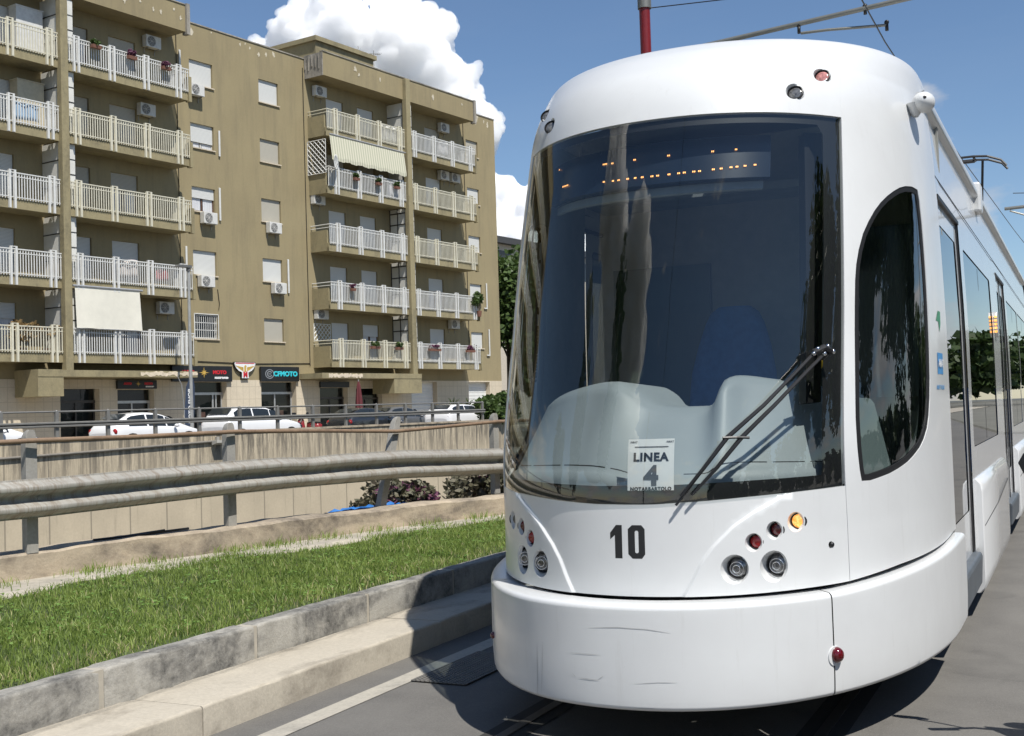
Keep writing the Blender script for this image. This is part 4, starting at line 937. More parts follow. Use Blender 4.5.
# street trees on the far side, behind the viewer (seen only as reflections)
g = G()
for i in range(15):
    rr = random.Random(90+i); x, y = 17+rr.uniform(-2,3), -14+i*5.5; H = rr.uniform(13,15) if 4 <= i <= 9 else rr.uniform(5,7)
    c = leaf_cloud((x,y,H*.55), (3.6,3.6,H*.5), 9000 if H > 9 else 2500, .36, 60+i, 1, 14, 1.4); g.add(c.v, c.f)
for i, (x, y, H) in enumerate(((-18.5,-5.6,15.5),(-13.5,-12.0,20),(-23,-8.5,11),(-21,-1,8))):
    c = leaf_cloud((x,y,H*.52), (1.7,1.7,H*.52), 6000, .4, 160+i, 1, 26, 1.4); g.add(c.v, c.f)
for i in range(16):
    rr = random.Random(700+i); c = leaf_cloud((5+i*5.5,270+rr.uniform(-8,8),6.0), (5,4,6.5), 1500, 1.1, 500+i, 1, 14, 1.4); g.add(c.v, c.f)
for i in range(60):
    rr = random.Random(300+i); c = leaf_cloud((16+rr.uniform(0,2),-20+i*1.6,1.2), (1.2,1.2,1.6), 260, .5, 400+i, 1, 6, 1.4); g.add(c.v, c.f)
tag(obj('tree_belt', g, LEAFD, fixn=False), 'belt of street trees across the road, seen mirrored in the tram glass', 'trees', kind='stuff')

# ------------------------------------------------------------------ tram
TC = -1.91
tram = thing('tram', 'white articulated tram number 10 with a large dark windscreen and a line 4 card', 'tram', (TC, 5.1, 0))
TO = Vector((TC, 5.1, 0))
VK = [.60,1.18,2.1,3.0,3.16,3.30,3.45,3.60,3.80,4.12,4.80]
ZK = [.60,1.18,2.1,3.0,3.15,3.28,3.38,3.465,3.525,3.562,3.575]
Y0K = [5.137,5.15,5.407,5.718,5.772,5.85,5.965,6.09,6.22,6.50,7.25]
WK = [1.199,1.196,1.190,1.160,1.148,1.138,1.130,1.120,1.095,.96,.03]
def hermite(xs, ys):
    xs = np.array(xs, float); ys = np.array(ys, float); d = np.diff(ys)/np.diff(xs); m = np.zeros(len(xs)); m[0] = d[0]; m[-1] = d[-1]
    for i in range(1, len(xs)-1): m[i] = 0 if d[i-1]*d[i] <= 0 else 2*d[i-1]*d[i]/(d[i-1]+d[i])
    def f(x):
        x = np.clip(x, xs[0], xs[-1]); i = np.clip(np.searchsorted(xs, x)-1, 0, len(xs)-2); h = xs[i+1]-xs[i]; t = (x-xs[i])/h
        return (2*t**3-3*t**2+1)*ys[i]+(t**3-2*t**2+t)*h*m[i]+(-2*t**3+3*t**2)*ys[i+1]+(t**3-t**2)*h*m[i+1]
    return f
fZ, fY, fW = hermite(VK, ZK), hermite(VK, Y0K), hermite(VK, WK)
PE = 2.142; UQ = 1.3*pi/2; UE = UQ+.3; YE = 7.60
def plan(U, y0, w, b, yend):
    U = np.asarray(U, float); a = np.minimum(np.abs(U), UQ); ph = a/1.3; s_, c_ = np.sin(ph), np.clip(np.cos(ph), 0, 1)
    x = w*np.sign(U)*s_**(2/PE); ys = y0+b; y = y0+b*(1-c_**(2/PE)); t = np.clip((np.abs(U)-UQ)/.3, 0, None); y = y+t*(yend-ys); return x, y
def bodyS(U, V):
    z = fZ(V); y0 = fY(V); w = fW(V); b = np.interp(z, [1,3.15], [2.1,1.62]); b = np.minimum(b, 7.5-y0)
    x, y = plan(U, y0, w, b, YE); return np.stack([x+TC, y, z+0*x], -1)
aV = [.0,.03,.07,.25,.46,.475,.487,.50,.512,.62]; aZ = [.262,.262,.285,.46,.700,.712,.719,.723,.724,.722]; aI = [.09,.03,.006,0,.001,.005,.012,.022,.036,.16]
fAZ, fAI = hermite(aV, aZ), hermite(aV, aI)
def apronS(U, V):
    U = np.asarray(U, float)
    z = fAZ(V)+.06*np.clip((np.abs(U)-1.0)/1.0, 0, 1)*np.clip((np.asarray(V))/.46, 0, 1); ins = fAI(V); x, y = plan(U, 4.975+ins, 1.250-ins, 2.28-ins*.5, YE-.01); return np.stack([x+TC, y, z+0*x], -1)
def normals(F, U, V, e=2e-3):
    a = F(U+e, V)-F(U-e, V); b = F(U, V+e)-F(U, V-e); n = np.cross(a, b); n /= np.maximum(np.linalg.norm(n, axis=-1, keepdims=True), 1e-9); return n
def Finset(F, d):
    def f(U, V):
        U = np.asarray(U, float); V = np.asarray(V, float)+0*U; return F(U, V)-normals(F, U, V)*(d(U, V) if callable(d) else d)[..., None] if callable(d) else F(U, V)-normals(F, U, V)*d
    return f
# sanity: outward sign
SG = 1.0 if normals(bodyS, np.array([0.01]), np.array([2.0]))[0][1] < 0 else -1.0
def OFF(F, d):      # positive = inwards
    return Finset(F, (lambda U, V: SG*d(U, V)) if callable(d) else SG*d)

def resample(poly, step, closed=True):
    out = []; n = len(poly)
    for i in range(n if closed else n-1):
        a, b = poly[i], poly[(i+1) % n]; L = math.hypot(b[0]-a[0], b[1]-a[1]); k = max(1, int(math.ceil(L/step)))
        for j in range(k): out.append((a[0]+(b[0]-a[0])*j/k, a[1]+(b[1]-a[1])*j/k))
    if not closed: out.append(poly[-1])
    return out
def inside(px, py, poly):
    x = np.array([p[0] for p in poly]); y = np.array([p[1] for p in poly]); x2 = np.roll(x, -1); y2 = np.roll(y, -1); r = np.zeros(len(px), bool)
    for i in range(len(x)):
        if y[i] == y2[i]: continue
        c = ((y[i] > py) != (y2[i] > py)); r ^= c & (px < (x2[i]-x[i])*(py-y[i])/(y2[i]-y[i])+x[i])
    return r
def fill(outer, holes=(), lines=(), step=.05, bstep=.03):
    V = []; E = []
    for lp in [outer]+list(holes):
        q = resample(lp, bstep); n0 = len(V); V += q; E += [(n0+i, n0+(i+1) % len(q)) for i in range(len(q))]
    for ln in lines:
        q = resample(ln, bstep, False); n0 = len(V); V += q; E += [(n0+i, n0+i+1) for i in range(len(q)-1)]
    B = np.array(V); xs = np.array([p[0] for p in outer]); ys = np.array([p[1] for p in outer])
    gx, gy = np.meshgrid(np.arange(xs.min()+step/2, xs.max(), step), np.arange(ys.min()+step/2, ys.max(), step)); gx = gx.ravel(); gy = gy.ravel()
    m = inside(gx, gy, outer)
    for h in holes: m &= ~inside(gx, gy, h)
    gx, gy = gx[m], gy[m]
    if len(gx):
        d = np.full(len(gx), 9.)
        for i in range(0, len(B), 200): d = np.minimum(d, np.min(np.hypot(gx[:,None]-B[None,i:i+200,0], gy[:,None]-B[None,i:i+200,1]), 1))
        k = d > step*.35; V = V+list(zip(gx[k], gy[k]))
    vc, _, fs, *_r = delaunay_2d_cdt([Vector(p) for p in V], E, [], 0, 1e-7)
    vc = np.array([(p.x, p.y) for p in vc]); cx = np.array([np.mean([vc[i][0] for i in f]) for f in fs]); cy = np.array([np.mean([vc[i][1] for i in f]) for f in fs])
    m = inside(cx, cy, outer)
    for h in holes: m &= ~inside(cx, cy, h)
    fs = [tuple(f) for f, k in zip(fs, m) if k]; return vc, fs
def shell(name, F, outer, mat, parent=tram, holes=(), lines=(), step=.05, skirt=.02, origin=None, bstep=.03):
    origin = TO if origin is None else origin
    vc, fs = fill(outer, holes, lines, step, bstep); P = F(vc[:,0], vc[:,1]); NN = normals(F, vc[:,0], vc[:,1])*SG
    e = {}
    for f in fs:
        for i in range(len(f)):
            a, b = f[i], f[(i+1) % len(f)]; k = (min(a,b), max(a,b)); e[k] = e.get(k, []) + [(a, b)]
    v = [tuple(p-np.array(origin)) for p in P]; nn = [tuple(n) for n in NN]; faces = []
    for f in fs:
        a, b, c = (np.array(v[i]) for i in f[:3]); nf = np.cross(b-a, c-a); faces.append(f if np.dot(nf, NN[f[0]]) > 0 else f[::-1])
    if skirt:
        for k, l in e.items():
            if len(l) == 1:
                a, b = l[0]; pa, pb = np.array(v[a]), np.array(v[b]); na, nb_ = NN[a], NN[b]
                q = [pa, pb, pb-nb_*skirt, pa-na*skirt]; n0 = len(v); v += [tuple(x) for x in q]
                t_ = np.cross(pb-pa, -na); t_ /= max(np.linalg.norm(t_), 1e-9); nn += [tuple(t_)]*4; faces.append((n0, n0+1, n0+2, n0+3))
    g = G(); g.v = v; g.f = faces
    return obj(name, g, mat, parent, smooth='all', normals=nn, fixn=False)

def gapz(U): return float(np.interp(abs(U), [0,.5,1.05,1.4,UQ,UE], [.735,.738,.745,.775,.80,.808]))
def wsb(U): return float(np.interp(abs(U), [0,.12,.35,.58,.72,1.06], [1.150,1.150,1.160,1.172,1.178,1.192]))
WST = 3.030; UW = 1.062; SEAM = .0013
def circ(c, r, n=40, ry=None): return [(c[0]+r*cos(2*pi*i/n), c[1]+(ry or r)*sin(2*pi*i/n)) for i in range(n)]
# lamp openings: (U, V, hole radius, lens radius, lens offset sideways, kind)
def UX(U, V):     # metres per unit U
    a = bodyS(np.array([U-.01, U+.01]), np.array([V, V])); return float(np.linalg.norm(a[1]-a[0])/.02)
lamps = [(.495,.852,.066,.046,'headlight_lens',CLEARLENS,'headlight'),(.677,.853,.072,.048,'headlight_lens',DARKLENS,'headlight'),(.586,.966,.042,.031,'lens',REDBRIGHT,'tail_light'),(.685,1.014,.042,.031,'lens',REDLENS,'tail_light')]
front = []
for (u, z, rh, rl, nm, m, kind) in lamps:
    for sg in (-1, 1): front.append((sg*u, z, rh, rl, nm, m, kind))
front.append((.790,1.045,.046,.033,'lens',AMBER,'indicator_lamp')); front.append((-.81,1.036,.046,.033,'lens',simple('unlit_grey_lens',(.12,.11,.10),.1,0,.5,50,Coat__Weight=.8),'indicator_lamp'))
roofl = []
for (u, z, m) in ((.770,3.150,DARKLENS),(.93,3.262,PINKLENS)):
    for sg in (-1, 1): roofl.append((sg*u, float(np.interp(z, ZK, VK)), .046, .037, 'lens', m if sg > 0 else DARKLENS, 'roof_marker_lamp'))
def hole(u, v, r): k = UX(u, v); return circ((u, v), r/k, 36, r)
# crease lines of the central bonnet panel
cr = [(.262,.738),(.30,.80),(.345,.885),(.40,.955),(.50,1.045),(.60,1.105),(.72,1.160),(.80,1.19)]
crx = np.array([p[0] for p in cr]); crv = np.array([p[1] for p in cr])
def crease(U, V):
    # side panels sit a little lower than the centre panel
    ub = np.interp(V, crv, crx); d = np.abs(U)-ub; s_ = np.clip(d/.022+.5, 0, 1); s_ = s_*s_*(3-2*s_); fade = np.clip((V-.70)/.02, 0, 1)*np.clip((1.150-V)/.035, 0, 1)
    return (1-s_)*.012*np.clip((V-.70)/.02, 0, 1)
FB = OFF(bodyS, crease)
gl = [(u, gapz(u)) for u in np.linspace(-UW+SEAM, UW-SEAM, 40)]; wl = [(u, wsb(u)-.002) for u in np.linspace(UW-SEAM, -UW+SEAM, 40)]
lines = [[(sg*(x+d), v) for x, v in cr[:-1]] for sg in (-1,1) for d in (-.0115,-.005,.0,.005,.0115)]
nose = shell('nose_panel', FB, gl+wl, WHITE, holes=[hole(a, b, r) for a, b, r, *_ in front]+[hole(.965,.925,.016)], lines=lines, step=.03)
# brow above the windscreen up to the roof crown
shell('roof_brow', bodyS, [(-UW, WST+.003),(UW, WST+.003),(UW,4.79),(-UW,4.79)], WHITE, holes=[hole(a, b, r) for a, b, r, *_ in roofl], step=.045)
# side cheeks with their curved windows
sidewin = [(1.160,1.205),(1.22,1.203),(1.279,1.212),(1.36,1.226),(1.433,1.245),(1.51,1.270),(1.574,1.299),(1.64,1.335),(1.691,1.375),(1.74,1.43),(1.767,1.49),(1.79,1.58),(1.803,1.69),(1.806,1.85),(1.802,2.0),(1.794,2.233),(1.785,2.40),(1.775,2.53),(1.756,2.66),(1.735,2.728),(1.66,2.733),(1.578,2.722),(1.51,2.702),(1.45,2.674),(1.39,2.640),(1.331,2.597),(1.28,2.548),(1.232,2.487),(1.19,2.42),(1.158,2.335),(1.14,2.26),(1.131,2.18),(1.127,2.05),(1.126,1.93),(1.128,1.80),(1.130,1.68),(1.132,1.50),(1.140,1.36),(1.150,1.26)]
def off2(poly, d):   # shrink a polygon by d
    n = len(poly); out = []
    ar = sum(poly[i][0]*poly[(i+1)%n][1]-poly[(i+1)%n][0]*poly[i][1] for i in range(n)); sgn = 1 if ar > 0 else -1
    for i in range(n):
        a, b, c = poly[i-1], poly[i], poly[(i+1) % n]; t1 = Vector((b[0]-a[0], b[1]-a[1])).normalized(); t2 = Vector((c[0]-b[0], c[1]-b[1])).normalized(); t_ = (t1+t2).normalized()
        nx = Vector((-t_.y, t_.x))*sgn; k = 1/max(.5, nx.dot(Vector((-t1.y, t1.x))*sgn)); out.append((b[0]+nx.x*d*k, b[1]+nx.y*d*k))
    return out
for sg in (-1, 1):
    us_ = np.linspace(UW+SEAM, UE, 40)
    poly = [(sg*u, gapz(u)) for u in us_]+[(sg*UE, 4.79),(sg*(UW+.0003), 4.79),(sg*(UW+.0003), WST),(sg*(UW+.0003), 1.2)]
    sw = resample([(sg*a, b) for a, b in sidewin], .025)
    shell('cheek_panel', bodyS, poly, WHITE, holes=[sw], step=.045)
    f = shell('side_window_frame', OFF(bodyS, .004), sw, FRIT, holes=[resample(off2([(sg*a, b) for a, b in sidewin], .030), .025)], step=.02, skirt=.012)
    shell('side_window', OFF(bodyS, .008), off2(sw, .004), SGLASS, step=.06, skirt=0)
    lin_ = [(sg*u, gapz(u)+.01) for u in us_]+[(sg*UE, 3.3),(sg*(UW+.02), 3.3)]
    shell('cab_side_lining', OFF(bodyS, .06), lin_, CABGREY if sg > 0 else CABGREY, holes=[sw], step=.12, skirt=0)
shell('cab_ceiling_lining', OFF(bodyS, .06), [(-UW-.02, 3.06),(UW+.02,3.06),(UW+.02,4.5),(-UW-.02,4.5)], CABDARK, step=.12, skirt=0)
# black backing strips behind the panel gaps
for sg in (-1, 1): shell('panel_gap', OFF(bodyS, .006), [(sg*(UW-.01),gapz(UW)),(sg*(UW+.01),gapz(UW)),(sg*(UW+.01),1.2),(sg*(UW-.01),1.2)], GAPBLACK, step=.02, skirt=0)
shell('panel_gap', OFF(bodyS, .05), [(u, gapz(u)-.10) for u in np.linspace(-UE, UE, 60)]+[(u, gapz(u)+.02) for u in np.linspace(UE, -UE, 60)], GAPBLACK, step=.05, skirt=0)
# windscreen
wo_ = [(u, wsb(u)) for u in np.linspace(-UW+.003, UW-.003, 50)]+[(UW-.003, v) for v in np.linspace(1.25, WST, 30)]+[(u, WST) for u in np.linspace(UW-.05, -UW+.05, 50)]+[(-UW+.003, v) for v in np.linspace(WST-.0, 1.25, 30)]
wi_ = [(u, wsb(u)+np.interp(abs(u),[0,.3,1.0],[.085,.080,.060])) for u in np.linspace(-1.0, .945, 50)]+[(.955, v) for v in np.linspace(1.29, 2.93, 30)]+[(u, 2.985) for u in np.linspace(.92, -.96, 50)]+[(-1.01, v) for v in np.linspace(2.94, 1.30, 30)]
ws = shell('windscreen', OFF(bodyS, .004), wo_, WSGLASS, step=.04, skirt=0)
shell('windscreen_border', OFF(bodyS, .019), wo_, FRIT, parent=tram, holes=[wi_], step=.03, skirt=0)
# lamps with scooped recesses, aimed forwards
def lamp(F, u, v, rh, rl, nm, m, kind, axis=Vector((0,-1,0))):
    hp_ = hole(u, v, rh); P = F(np.array([p[0] for p in hp_]), np.array([p[1] for p in hp_])); c0 = F(np.array([u]), np.array([v]))[0]
    ax = np.array(axis); dmax = max(-(P@ax)); cen = c0.copy(); cen = cen-ax*((-(c0@ax))-dmax)*-1*0
    # lens plane just behind the deepest point of the rim
    depth = dmax+(.014 if kind == 'headlight' else .010 if kind != 'roof_marker_lamp' else -.012); cen = c0+ax*((-(c0@ax))-depth); side = np.array([1.,0,0])*(.004 if u > 0 else -.004)
    cen = cen+side
    ux = np.cross(ax, [0,0,1.]); ux /= np.linalg.norm(ux); uz = np.cross(ux, ax)
    # match ring phase
    ring = []
    for p in P:
        d = p-cen; a = math.atan2(d@uz, d@ux); ring.append(cen+(ux*cos(a)+uz*sin(a))*rl*1.12)
    g = G(); g.loft([[tuple(p-np.array(TO)) for p in P],[tuple(.25*p+.75*q-np.array(TO)) for p, q in zip(P, ring)],[tuple(q-np.array(TO)) for q in ring],[tuple(q-ax*.02-np.array(TO)) for q in ring]], True)
    h = obj(kind, g, WHITE, tram, smooth='all')
    g = G(); g.loft([[tuple(cen+(ux*cos(a)+uz*sin(a))*r+ax*o-np.array(TO)) for a in np.linspace(0,2*pi,28,endpoint=False)] for r, o in ((rl*1.13,-.004),(rl*1.1,.006),(rl*.98,.008),(rl*.93,.0),(rl*.93,-.01))], True); obj('bezel', g, BLACK if kind != 'headlight' else simple('dark_chrome',(.12,.12,.12),.2,.9), h, smooth=True)
    g = G(); g.loft([[tuple(cen+(ux*cos(a)+uz*sin(a))*rl*sin(t)*.96+ax*(rl*.32*cos(t)-.004)-np.array(TO)) for a in np.linspace(0,2*pi,28,endpoint=False)] for t in np.linspace(pi/2, .02, 8)], True); obj(nm, g, m, h, smooth='all')
    if kind == 'headlight':
        for rr, o in ((.66,.030),(.36,.036)):
            g = G(); g.tube([tuple(cen+(ux*cos(a)+uz*sin(a))*rl*rr+ax*(o*rl/.047)-.0*ax-np.array(TO)) for a in np.linspace(0,2*pi,25)], .0022, 5, False); obj('lens_ring', g, CHROME, h, smooth='all')
for a in front: lamp(FB, *a)
for a in roofl: lamp(bodyS, *a, axis=Vector((.0,-.93,.36)).normalized())
# little camera eye right of the lamps
g = G(); p = bodyS(np.array([.965]), np.array([.925]))[0]-np.array(TO); g.ball((p[0], p[1]+.012, p[2]), .014,.014,.014,10,8); obj('sensor', g, BLACK, tram, smooth='all')
# apron (bumper skirt)
AU = .945
def apron_poly(a, b): 
    return [(u, .0) for u in np.linspace(a, b, 40)]+[(b, v) for v in np.linspace(.02,.6,30)]+[(u, .62) for u in np.linspace(b, a, 40)]+[(a, v) for v in np.linspace(.6,.02,30)]
def aphole(u, v, r): return circ((u, v), r/1.0, 30, r)
LA_ = (AU+.0, .235)
rings = {}
for nm, a, b in (('front_apron', -AU+.003, AU-.003),('side_apron', AU+.003, UE),('side_apron', -UE, -AU-.003)):
    poly = apron_poly(a, b)
    # scallop for the lamp that straddles the seam
    def cut(poly, uc):
        out = []
        for i, (u, v) in enumerate(poly): out.append((u, v))
        return out
    shell(nm, apronS, poly, WHITE, step=.03, skirt=.0, lines=[[(a+.01, v), (b-.01, v)] for v in (.03,.07,.46,.475,.487,.5,.512)])
for sg in (-1, 1):
    lr = 1. if sg > 0 else .5
    shell('panel_gap', OFF(apronS, .005), [(sg*(AU-.01),.02),(sg*(AU+.01),.02),(sg*(AU+.01),.47),(sg*(AU-.01),.47)], GAPBLACK, step=.01, skirt=0)
    c0 = apronS(np.array([sg*(AU+.004)]), np.array([LA_[1]]))[0]-np.array(TO)
    g = G(); n_ = normals(apronS, np.array([sg*AU]), np.array([.235]))[0]*SG; c1 = Vector(c0)+Vector(n_)*.002
    q = Vector(n_).cross(Vector((0,0,1))).normalized(); g.tube([c1-Vector(n_)*.02, c1+Vector(n_)*.002], [.046*lr,.044*lr], 28); h = obj('apron_lamp', g, WHITE, tram, smooth=True)
    g = G(); c2 = c1+q*(-.008)+Vector((0,0,.004)); g.ball(tuple(c2), .034*lr,.034*lr,.036*lr,18,10); obj('lens', g, REDLENS, h, smooth='all')
def scuff(pts_, w_):
    g = G(); F_ = OFF(apronS, -.0012); q = resample(pts_, .02, False); up = []; lo = []
    for i, (u, v) in enumerate(q):
        t_ = .6*w_*min(1, 4*min(i, len(q)-1-i)/max(1,len(q)))*.5+.0004
        a_ = q[min(i+1,len(q)-1)]; b_ = q[max(i-1,0)]; dx, dy = a_[0]-b_[0], a_[1]-b_[1]; L_ = math.hypot(dx, dy) or 1; nx, ny = -dy/L_*t_, dx/L_*t_
        P_ = F_(np.array([u+nx, u-nx]), np.array([v+ny, v-ny]))-np.array(TO); up.append(tuple(P_[0])); lo.append(tuple(P_[1]))
    g.loft([up, lo]); obj('scuff_mark', g, SCUFF, tram, smooth='all', fixn=False)
SCUFF = simple('scuff_grey', (.50,.50,.485), .7)
for pts_, w_ in (([(-.10,.385),(.02,.392),(.14,.388),(.24,.375)],.004),([(-.20,.285),(-.05,.287)],.003),([(-.16,.185),(-.06,.183)],.006),([(-.19,.200),(-.17,.186)],.003),([(-.04,.203),(-.065,.186)],.003),([(.08,.18),(.18,.188),(.26,.188)],.003),([(.07,.060),(.17,.063)],.007),([(-.40,.30),(-.405,.2),(-.41,.10),(-.42,.03)],.006),([(-.36,.31),(-.37,.2),(-.385,.08)],.004),([(.07,.26),(.075,.262)],.005),([(.04,.245),(.045,.247)],.005),([(-.14,.02),(-.05,.018),(.08,.02)],.006),([(.42,.03),(.5,.035)],.005)): scuff(pts_, w_)
# dark underframe behind the apron
g = G(); g.box(-.95,.95,2.2,33.2,.32,.56); obj('underframe', g, GAPBLACK, tram)
# fleet number
def numeral(poly, holes=()): shell('fleet_number', OFF(bodyS, .0118), poly, INK, holes=holes, step=.02, skirt=0, bstep=.01)
numeral([(-.005,1.056),(-.005,.905),(-.036,.905),(-.036,1.010),(-.058,.990),(-.058,1.020),(-.030,1.056)])
numeral([(.018,.925),(.018,1.038),(.036,1.056),(.078,1.056),(.093,1.038),(.093,.925),(.078,.905),(.036,.905)], [[(.048,.935),(.048,1.026),(.052,1.031),(.060,1.031),(.064,1.026),(.064,.935),(.060,.930),(.052,.930)]])

# cab interior
dshU = [-1.40,-1.25,-1.1,-.8,-.6,-.45,-.33,-.22,-.14,-.06,0.,.1,.2,.33,.37,.40,.44,.50,.7,.9,1.05,1.2,1.35]
dshZ = [1.52,1.60,1.635,1.675,1.70,1.715,1.722,1.720,1.70,1.66,1.61,1.59,1.585,1.585,1.600,1.66,1.715,1.73,1.71,1.685,1.665,1.64,1.60]
fD = hermite(dshU, dshZ)
def dashS(U, V):   # V 0..1 rising face, 1..1.3 rounded lip, 1.3..2 top surface running inwards
    U = np.asarray(U, float); V = np.asarray(V, float)+0*U; zt = fD(U)
    zz = np.interp(V, [0,.18,.2,1.0,1.12,1.25,2.0], [0,.26,.27,.93,.985,1.0,.95]); ins = np.interp(V, [0,.18,.2,1.0,1.12,1.25,2.0], [.07,.08,.10,.30,.345,.40,.95])
    z = 1.13+(zt-1.13)*zz
    bulge = .10*np.exp(-((U+.18)/.13)**2)*np.clip(V,0,1)+.12*np.exp(-((U-.42)/.08)**2)*np.clip(V,0,1)
    y0 = np.interp(z, ZK, Y0K); w = 1.20-ins*.55; b = 2.05-ins*.8
    x, y = plan(U, y0+ins-bulge*.6, w, b, YE); return np.stack([x+TC, y, z], -1)
vs_ = np.concatenate([np.linspace(0,.18,5), np.linspace(.2,1.0,16), np.linspace(1.03,1.3,9), np.linspace(1.4,2,6)]); us_ = np.linspace(-1.42, 1.42, 110)
g = G(); UU, VV = np.meshgrid(us_, vs_); P = dashS(UU.ravel(), VV.ravel()).reshape(len(vs_), len(us_), 3)-np.array(TO); g.loft([[tuple(p) for p in r] for r in P]); dash = obj('dashboard', g, DASH, tram, smooth='all')
g = G()
for a, b in ((-1.0,-.76),(-.73,-.44),(-.41,-.13),(-.10,.0),(.25,.40),(.43,.66),(.69,.86),(.89,1.08)):
    u = np.linspace(a, b, 14); q = dashS(u, np.full(14,.265))-np.array(TO); q[:,1] -= .004; q2 = q.copy(); q2[:,2] -= .009; g.loft([[tuple(p) for p in q],[tuple(p) for p in q2]])
obj('air_slot', g, BLACK, dash)
# instrument hood lying on the dash (driver's side) and crease moulding
g = G(); g.box(-1.15,1.15,2.9,2.96,.6,3.4); bw = obj('cab_rear_wall', g, CABDARK, tram)
g = G(); g.box(-1.05,-.35,2.87,2.899,.7,2.55); obj('cab_door', g, simple('cab_door_green_grey', (.05,.075,.06), .4), bw)
g = G(); g.box(.30,1.05,2.87,2.899,1.6,2.7); obj('cab_window', g, simple('cab_partition_glass', (.10,.13,.15), .1), bw)
g = G(); g.prism([(-.55,.55),(.55,.55),(1.0,1.2),(1.12,2.0),(1.12,2.45),(-1.12,2.45),(-1.12,2.0),(-1.0,1.2)], lambda a,b: (a,b,.74), lambda a,b: (a,b,.80)); obj('cab_floor', g, CABDARK, tram)
g = G(); g.tube([(.86,1.05,1.72),(.855,1.12,2.2),(.84,1.25,2.72)], .010, 8); obj('grab_rail', g, CHROME, tram, smooth=True)
shell('cab_pillar', OFF(bodyS, .10), [(.93,1.6),(1.02,1.6),(1.02,2.98),(.90,2.98)], BLACK, step=.06, skirt=.05)
# destination display and sun visor
shell('display_housing', OFF(bodyS, .125), [(-1.0,2.745),(.70,2.745),(.70,2.975),(-1.0,2.975)], simple('display_dark', (.012,.02,.035), .25), step=.06, skirt=.03)
shell('sun_visor', OFF(bodyS, .17), [(-1.02,2.705),(.68,2.705),(.68,2.745),(-1.02,2.745)], CABGREY, step=.06, skirt=.02)
leds = [(-.872,2.942,.02),(-.331,2.893,.035),(-.271,2.890,.018),(-.113,2.890,.018),(.077,2.890,.018),(.339,2.891,.018),(.481,2.895,.015),(-.324,2.793,.016),(-.252,2.790,.016),(-.210,2.789,.018),(-.147,2.789,.018),(-.098,2.788,.016),(-.055,2.787,.018),(-.003,2.786,.018),(.025,2.786,.018),(.088,2.786,.018),(.144,2.787,.018),(.177,2.788,.018),(.233,2.789,.02),(.267,2.789,.018),(.349,2.793,.018),(.396,2.795,.018),(.455,2.799,.018),(.491,2.801,.018),(.540,2.804,.018),(.601,2.808,.018),(-.736,2.825,.085)]
FL = OFF(bodyS, .119); g = G()
for (u, v, w_) in leds:
    k = UX(u, v); n = max(2, int(round(w_/.009)))
    for i in range(n):
        uc = u+(-w_/2+w_*(i+.5)/n)/k; d = .0028/k; q = FL(np.array([uc-d, uc+d, uc+d, uc-d]), np.array([v-.004, v-.004, v+.004, v+.004]))-np.array(TO); g.quad(*[tuple(p) for p in q])
obj('led_dots', g, LED, tram, fixn=False)
# line card behind the glass
FC = OFF(bodyS, .014)
card = shell('line_card', FC, [(.020,1.212),(.232,1.212),(.232,1.446),(.020,1.446)], PAPER, step=.05, skirt=0)
def cardtext(s_, size, cu, cv, off, sx=1., m=INK, nm='lettering'):
    t_ = text_geo(s_, size, off, 0, sx=sx, sp=1.12); k = UX(cu, cv); a = np.array(t_.v); q = OFF(bodyS, .0125)(cu+a[:,0]/k, cv+a[:,1]/1.04)-np.array(TO); t_.v = [tuple(p) for p in q]; obj(nm, t_, m, card, fixn=False)
cardtext('LINEA', .054, .124, 1.362, .0024, 1.02); cardtext('4', .125, .127, 1.275, .006, 1.0, INKG); cardtext('NOTARBARTOLO', .023, .126, 1.219, .0011, .95)
shell('card_rule', OFF(bodyS, .0125), [(.050,1.408),(.205,1.408),(.205,1.412),(.050,1.412)], INKG, parent=card, step=.03, skirt=0)
cardtext('AMAT', .012, .045, 1.432, .0004, 1., INKG, 'emblem'); cardtext('AMAT', .012, .212, 1.432, .0004, 1., INKG, 'emblem')
# driver's seat
seat = thing('seat_tmp', None, None); C.objects.unlink(seat); bpy.data.objects.remove(seat)
g = G(); rows = []
for z, w_, yy in ((1.35,.27,2.02),(1.6,.275,2.05),(1.78,.262,2.08),(1.95,.225,2.12),(2.08,.185,2.15),(2.15,.15,2.16),(2.185,.10,2.17)):
    rows.append([(w_*cos(a)*(abs(cos(a))**-.3 if abs(cos(a)) > .01 else 0), yy+.075*sin(a), z) for a in np.linspace(0,2*pi,24,endpoint=False)])
g.loft(rows, True); g.add(rows[-1], [tuple(range(24))]); sb_ = obj('driver_seat', g, SEATBLUE, tram, smooth='all')
g = G(); g.box(-.26,.26,1.6,2.05,1.18,1.30); obj('seat_cushion', g, SEATBLUE, sb_, bevel=.04); g = G(); g.tube([(0,1.85,.6),(0,1.85,1.18)], .09, 12); obj('seat_column', g, BLACK, sb_)
g = G(); g.ball((.62,1.35,1.80), .06,.05,.07,12,8); g.tube([(.62,1.35,1.6),(.60,1.33,1.95)], .016, 6); obj('control_lever', g, simple('yellow_black_lever', (.35,.22,.01), .5), tram, smooth='all')

